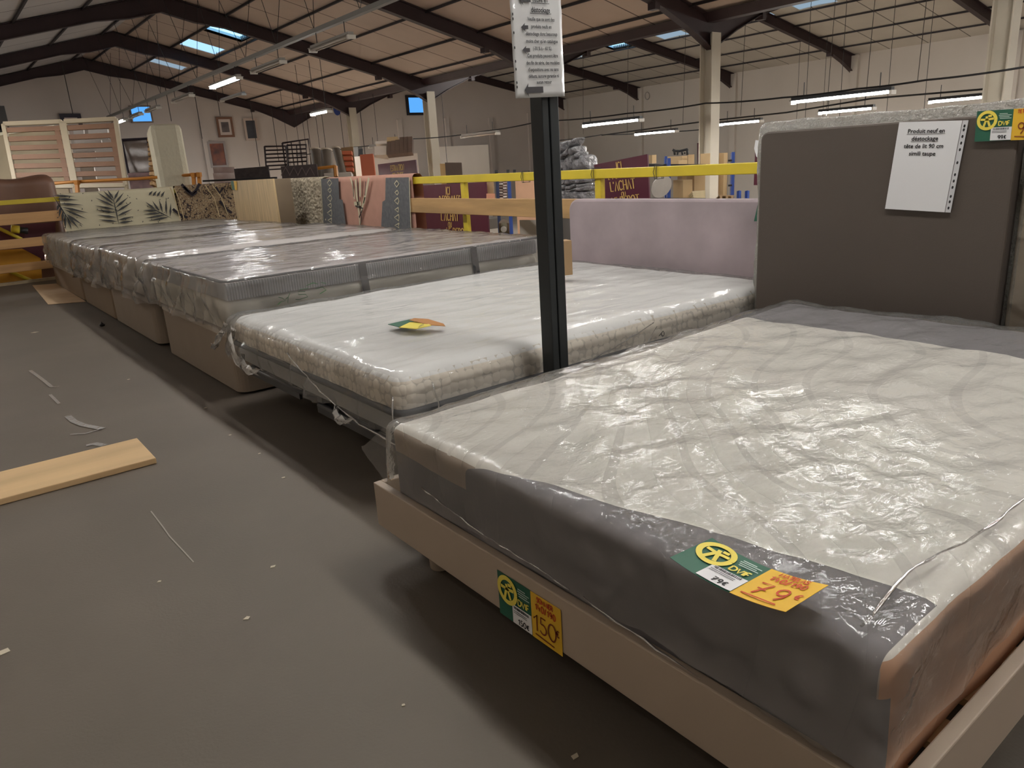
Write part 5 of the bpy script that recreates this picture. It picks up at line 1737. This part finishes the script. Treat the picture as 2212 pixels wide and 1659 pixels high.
# pictures on the gable wall
def picture(q, frame, mount, art, label, fw=.09, y=YW, art2=None):
    xa, xb, za, zb = on_back(*q, y=y)
    t = thing('framed_picture', ((xa + xb) / 2, y, za), label, 'picture', 'pictures on the gable wall')
    f = MB()
    for bx in (((xa, za), (xb, za + fw)), ((xa, zb - fw), (xb, zb)), ((xa, za + fw), (xa + fw, zb - fw)), ((xb - fw, za + fw), (xb, zb - fw))):
        f.box((bx[0][0], y - .05, bx[0][1]), (bx[1][0], y, bx[1][1]))
    obj('frame', f, frame, t)
    obj('mount', MB().box((xa + fw, y - .02, za + fw), (xb - fw, y - .005, zb - fw)), mount, t)
    mx, mz = (xb - xa) * .27, (zb - za) * .25
    if art2:
        mx, mz = fw + .06, fw + .06
    obj('image', MB().box((xa + mx, y - .03, za + mz), (xb - mx, y - .021, zb - mz)), art, t)
    return t


m_frw = mat('frame_brown', (120, 84, 64), .5)
m_frb = mat('frame_black', (40, 34, 46), .5)
m_mount = mat('picture_mount', (206, 192, 184), .7)
m_art1 = mat('picture_grey', (120, 110, 108), .5, vscale=3, col2=(70, 64, 66))
m_art2 = mat('picture_dark', (74, 76, 84), .3, vscale=2, col2=(54, 54, 60))
m_art3 = mat('picture_amber', (150, 78, 48), .25, vscale=2.2, col2=(46, 30, 34))
picture((465, 253, 507, 296), m_frw, m_mount, m_art1, 'square picture in a brown frame with wide pale mount')
picture((524, 256, 560, 303), mat('frame_pale', (190, 172, 160), .5), m_art2, m_art2, 'dark upright picture in a pale frame right of the square one', art2=1)
picture((446, 306, 494, 361), mat('frame_silver', (150, 140, 136), .3), m_art3, m_art3, 'amber and black picture in a silver frame below the other two', art2=1)
picture((127, 246, 185, 300), m_frb, m_mount, m_mount, 'black-framed picture behind the top of the slatted bases', fw=.14)
picture((-30, 229, 26, 300), mat('frame_greygreen', (84, 84, 84), .6), m_frb, m_frb, 'big dark picture cut by the left edge of the view', fw=.3)
# wires hanging before the gable wall
for i, (x, ya, yb) in enumerate(((590, 262, 350), (692, 225, 350), (553, 305, 360), (470, 215, 250), (360, 205, 262), (425, 230, 300), (150, 212, 246), (660, 235, 320), (735, 250, 330))):
    p, q = PY(Y1 - .2, x, ya), PY(Y1 - .2, x, yb)
    obj('hanging_wire', MB().tube([(p.x, p.y, zroof(p.x) - .01), (p.x, p.y, q.z)], .014, 4), m_wire, None, 'thin wire before the gable wall ' + ('right of the dark upright picture', 'right of the blue disc, long one', 'under the dark upright picture', 'holding the square brown picture', 'right of the blue gable window', 'above the amber picture', 'holding the black-framed picture', 'by the corner of the gable', 'left of the first white column')[i], 'wire', 'wires before the gable wall')
# slatted bed bases, panel, standing mattress
m_frame_c = mat('base_frame_cream', (190, 176, 150), .5)
m_slat = mat('slat_brown', (140, 104, 80), .6, var=.08)


def slat_base(D, pts, n, label):
    P = [DV(D, *q) for q in pts]
    t = thing('slatted_bed_base', (P[2] + P[3]) / 2, label, 'bed base')
    f = MB()
    for i in range(4):
        f.bar(P[i], P[(i + 1) % 4], .07, .05, up=_f)
    obj('frame', f, m_frame_c, t)
    for i in range(n):
        v = .1 + .86 * i / (n - 1)
        obj('slat', MB().bar(lerp2(P, .03, v), lerp2(P, .97, v), .03, .085, up=_u), m_slat, t)
    for i in (2, 3):
        obj('leg', MB().bar(P[i], (P[i].x, P[i].y, 0), .06, .05, up=_f), m_frame_c, t)
    obj('centre_strip', MB().bar(lerp2(P, .9, .06), lerp2(P, .9, .97), .09, .02, up=_f), m_slat, t)


slat_base(13.0, ((8, 268), (133, 263), (160, 402), (36, 404)), 7, 'upright slatted bed base with cream frame, left one of the pair')
slat_base(12.9, ((139, 263), (250, 257), (272, 400), (166, 402)), 7, 'upright slatted bed base with cream frame, right one of the pair')
obj('beige_board', quad(14.0, ((-40, 296), (118, 274), (145, 400), (-40, 410)), .05), mat('beige_board', (178, 164, 138), .7, var=.12, vscale=2), None, 'large beige board leaning behind the left slatted base', 'board')
obj('panel_edge', MB().bar(DV(13.95, -40, 295), DV(13.95, 118, 273), .03, .05), mat('pale_edge', (236, 232, 206), .4), [o for o in bpy.data.objects if o.name.startswith('beige_board')][-1])
pm_ = obj('wrapped_picture', quad(15.0, ((262, 303), (318, 299), (330, 372), (278, 376)), .05), mat('plastic_grey', (168, 160, 156), .3, vscale=4, col2=(130, 122, 120), bump=.02, bscale=6), None, 'plastic-wrapped picture with dark frame beside the standing mattress', 'picture')
P = [DV(14.95, *q) for q in ((262, 303), (318, 299), (330, 372), (278, 376))]
obj('frame', MB().tube(P + [P[0]], .03, 5), m_frb, pm_)
for i, (a, b, c, d) in enumerate(((158, 280, 180, 300), (190, 280, 232, 300), (160, 303, 218, 316), (163, 327, 205, 341), (170, 350, 200, 362), (150, 330, 158, 345))):
    obj('white_board', quad(16.0, ((a, b), (c, b - 1), (c + 2, d), (a + 2, d)), .04), mat('white_wrap', (226, 222, 220), .4), None, 'white board glimpsed through the right slatted base, ' + ('top left gap', 'top right gap', 'second gap', 'third gap', 'fourth gap', 'beside its left edge')[i], 'board', 'white boards behind the slatted base')
q_ = ((276, 374), (322, 372), (325, 398), (280, 399))
obj('mauve_box', quad(14.5, q_, .3), mat('mauve_print', (150, 120, 120), .6, vscale=8, col2=(120, 96, 100)), None, 'mauve printed box under the plastic-wrapped picture', 'box')
sl = thing('slatted_roll', DV(13.7, 323, 400), 'pine slatted base standing on end left of the standing mattress', 'bed base')
a, b = DV(13.72, 322, 296), DV(13.72, 332, 400)
obj('frame', MB().bar(a, (b.x, b.y, 0), .05, .04, up=_f), mat('pine_slat', (214, 178, 130), .6), sl)
for i in range(10):
    y_ = 298 + i * 10.5
    obj('slat', quad(13.7, ((318 + i * .6, y_), (330, y_ - 1), (330, y_ + 6), (318 + i * .6, y_ + 7)), .5), mat('pine_slat', (214, 178, 130), .6), sl)
m_matc = mat('mattress_tick', (218, 212, 190), .8, bump=.012, bscale=16)
mb = pbox(328, 380, 405, 277, 420, 13.2, -.05)
sm_ = obj('standing_mattress', mb, m_matc, None, 'cream quilted mattress standing on end behind the far rail', 'mattress', bevel=.09)
cd = thing('price_label', DV(13.0, 368, 290), 'yellow price card near the top of the standing mattress', 'label')
obj('card', quad(12.95, ((362, 287), (371, 283), (373, 297), (364, 300)), .01), m_yel, cd)
obj('print', quad(12.93, ((363, 289), (367, 287), (368, 297), (364, 299)), .01), m_white, cd)
t = thing('orange_handrail', DV(12.3, 280, 388), 'orange steel handrail with clamps running behind the palm leaf rug', 'handrail')
obj('rail', MB().tube([DV(12.3, 60, 401), DV(12.3, 160, 393), DV(12.3, 300, 386), DV(12.3, 434, 376)], .025, 8), m_or, t, smooth=True)
for (x, y) in ((166, 394), (418, 378), (430, 377)):
    obj('clamp', MB().bar(DV(12.25, x - 4, y), DV(12.25, x + 4, y), .08, .07), m_or, t)
    obj('post', MB().bar(DV(12.3, x, y), DV(12.3, x + 4, y + 60), .05, .05, up=_f), m_or, t)
q4(15.0, -150, 600, 190, 690, mat('pale_boxes', (206, 192, 188), .7, vscale=6, col2=(182, 160, 158)), 'pale_box', 'pale printed box below the amber picture', 'box', .3, skew=-2)
q4(14.6, -150, 695, 195, 780, mat('pale_boxes', (206, 192, 188), .7), 'pale_box', 'pale printed box right above the far oriental rug', 'box', .3, skew=-2)
obj('dark_shelf_edge', MB().bar(DV(12.9, 440, 391), DV(12.9, 597, 384), .1, .03), m_ink, None, 'thin black ledge above the oriental rug and oak unit', 'ledge')

for o in list(bpy.data.objects):      # goods of the lower floor reach down to it behind the railing
    st, pn = o.name.split('.')[0], (o.parent.name if o.parent else '')
    if (st in ('upright', 'block') and pn.startswith(('storage_rack', 'pallet'))) or (st == 'case' and pn.startswith('pendulum')) or st in ('stub_post', 'grey_sheet', 'display_shelf') or (st == 'board' and pn in ('banner_sign', 'banner_sign.001', 'banner_sign.002')):
        zs = [v.co.z for v in o.data.vertices]
        mid, wl = (min(zs) + max(zs)) / 2, world_loc(o).z
        for v in o.data.vertices:
            if v.co.z < mid:
                v.co.z = LOW - wl
for o in list(bpy.data.objects):      # goods whose feet the rugs hide stand on the gallery floor
    if o.parent is None and o.type == 'MESH' and o.name.split('.')[0] in ('large_board', 'brown_board', 'pine_board', 'red_board', 'low_headboard', 'white_crate', 'beige_board', 'pale_box', 'mauve_box', 'standing_mattress', 'wrapped_picture', 'white_board', 'black_board'):
        zs = [v.co.z for v in o.data.vertices]
        mid = (min(zs) + max(zs)) / 2
        if o.name.startswith('white_board') and max(zs) - min(zs) < .3 and not o.name.endswith('004'):
            continue
        for v in o.data.vertices:
            if v.co.z < mid:
                v.co.z = -o.location.z + (LOW if o.name.startswith(('black', 'large', 'brown', 'pine')) else 0)
bpy.context.view_layer.update()
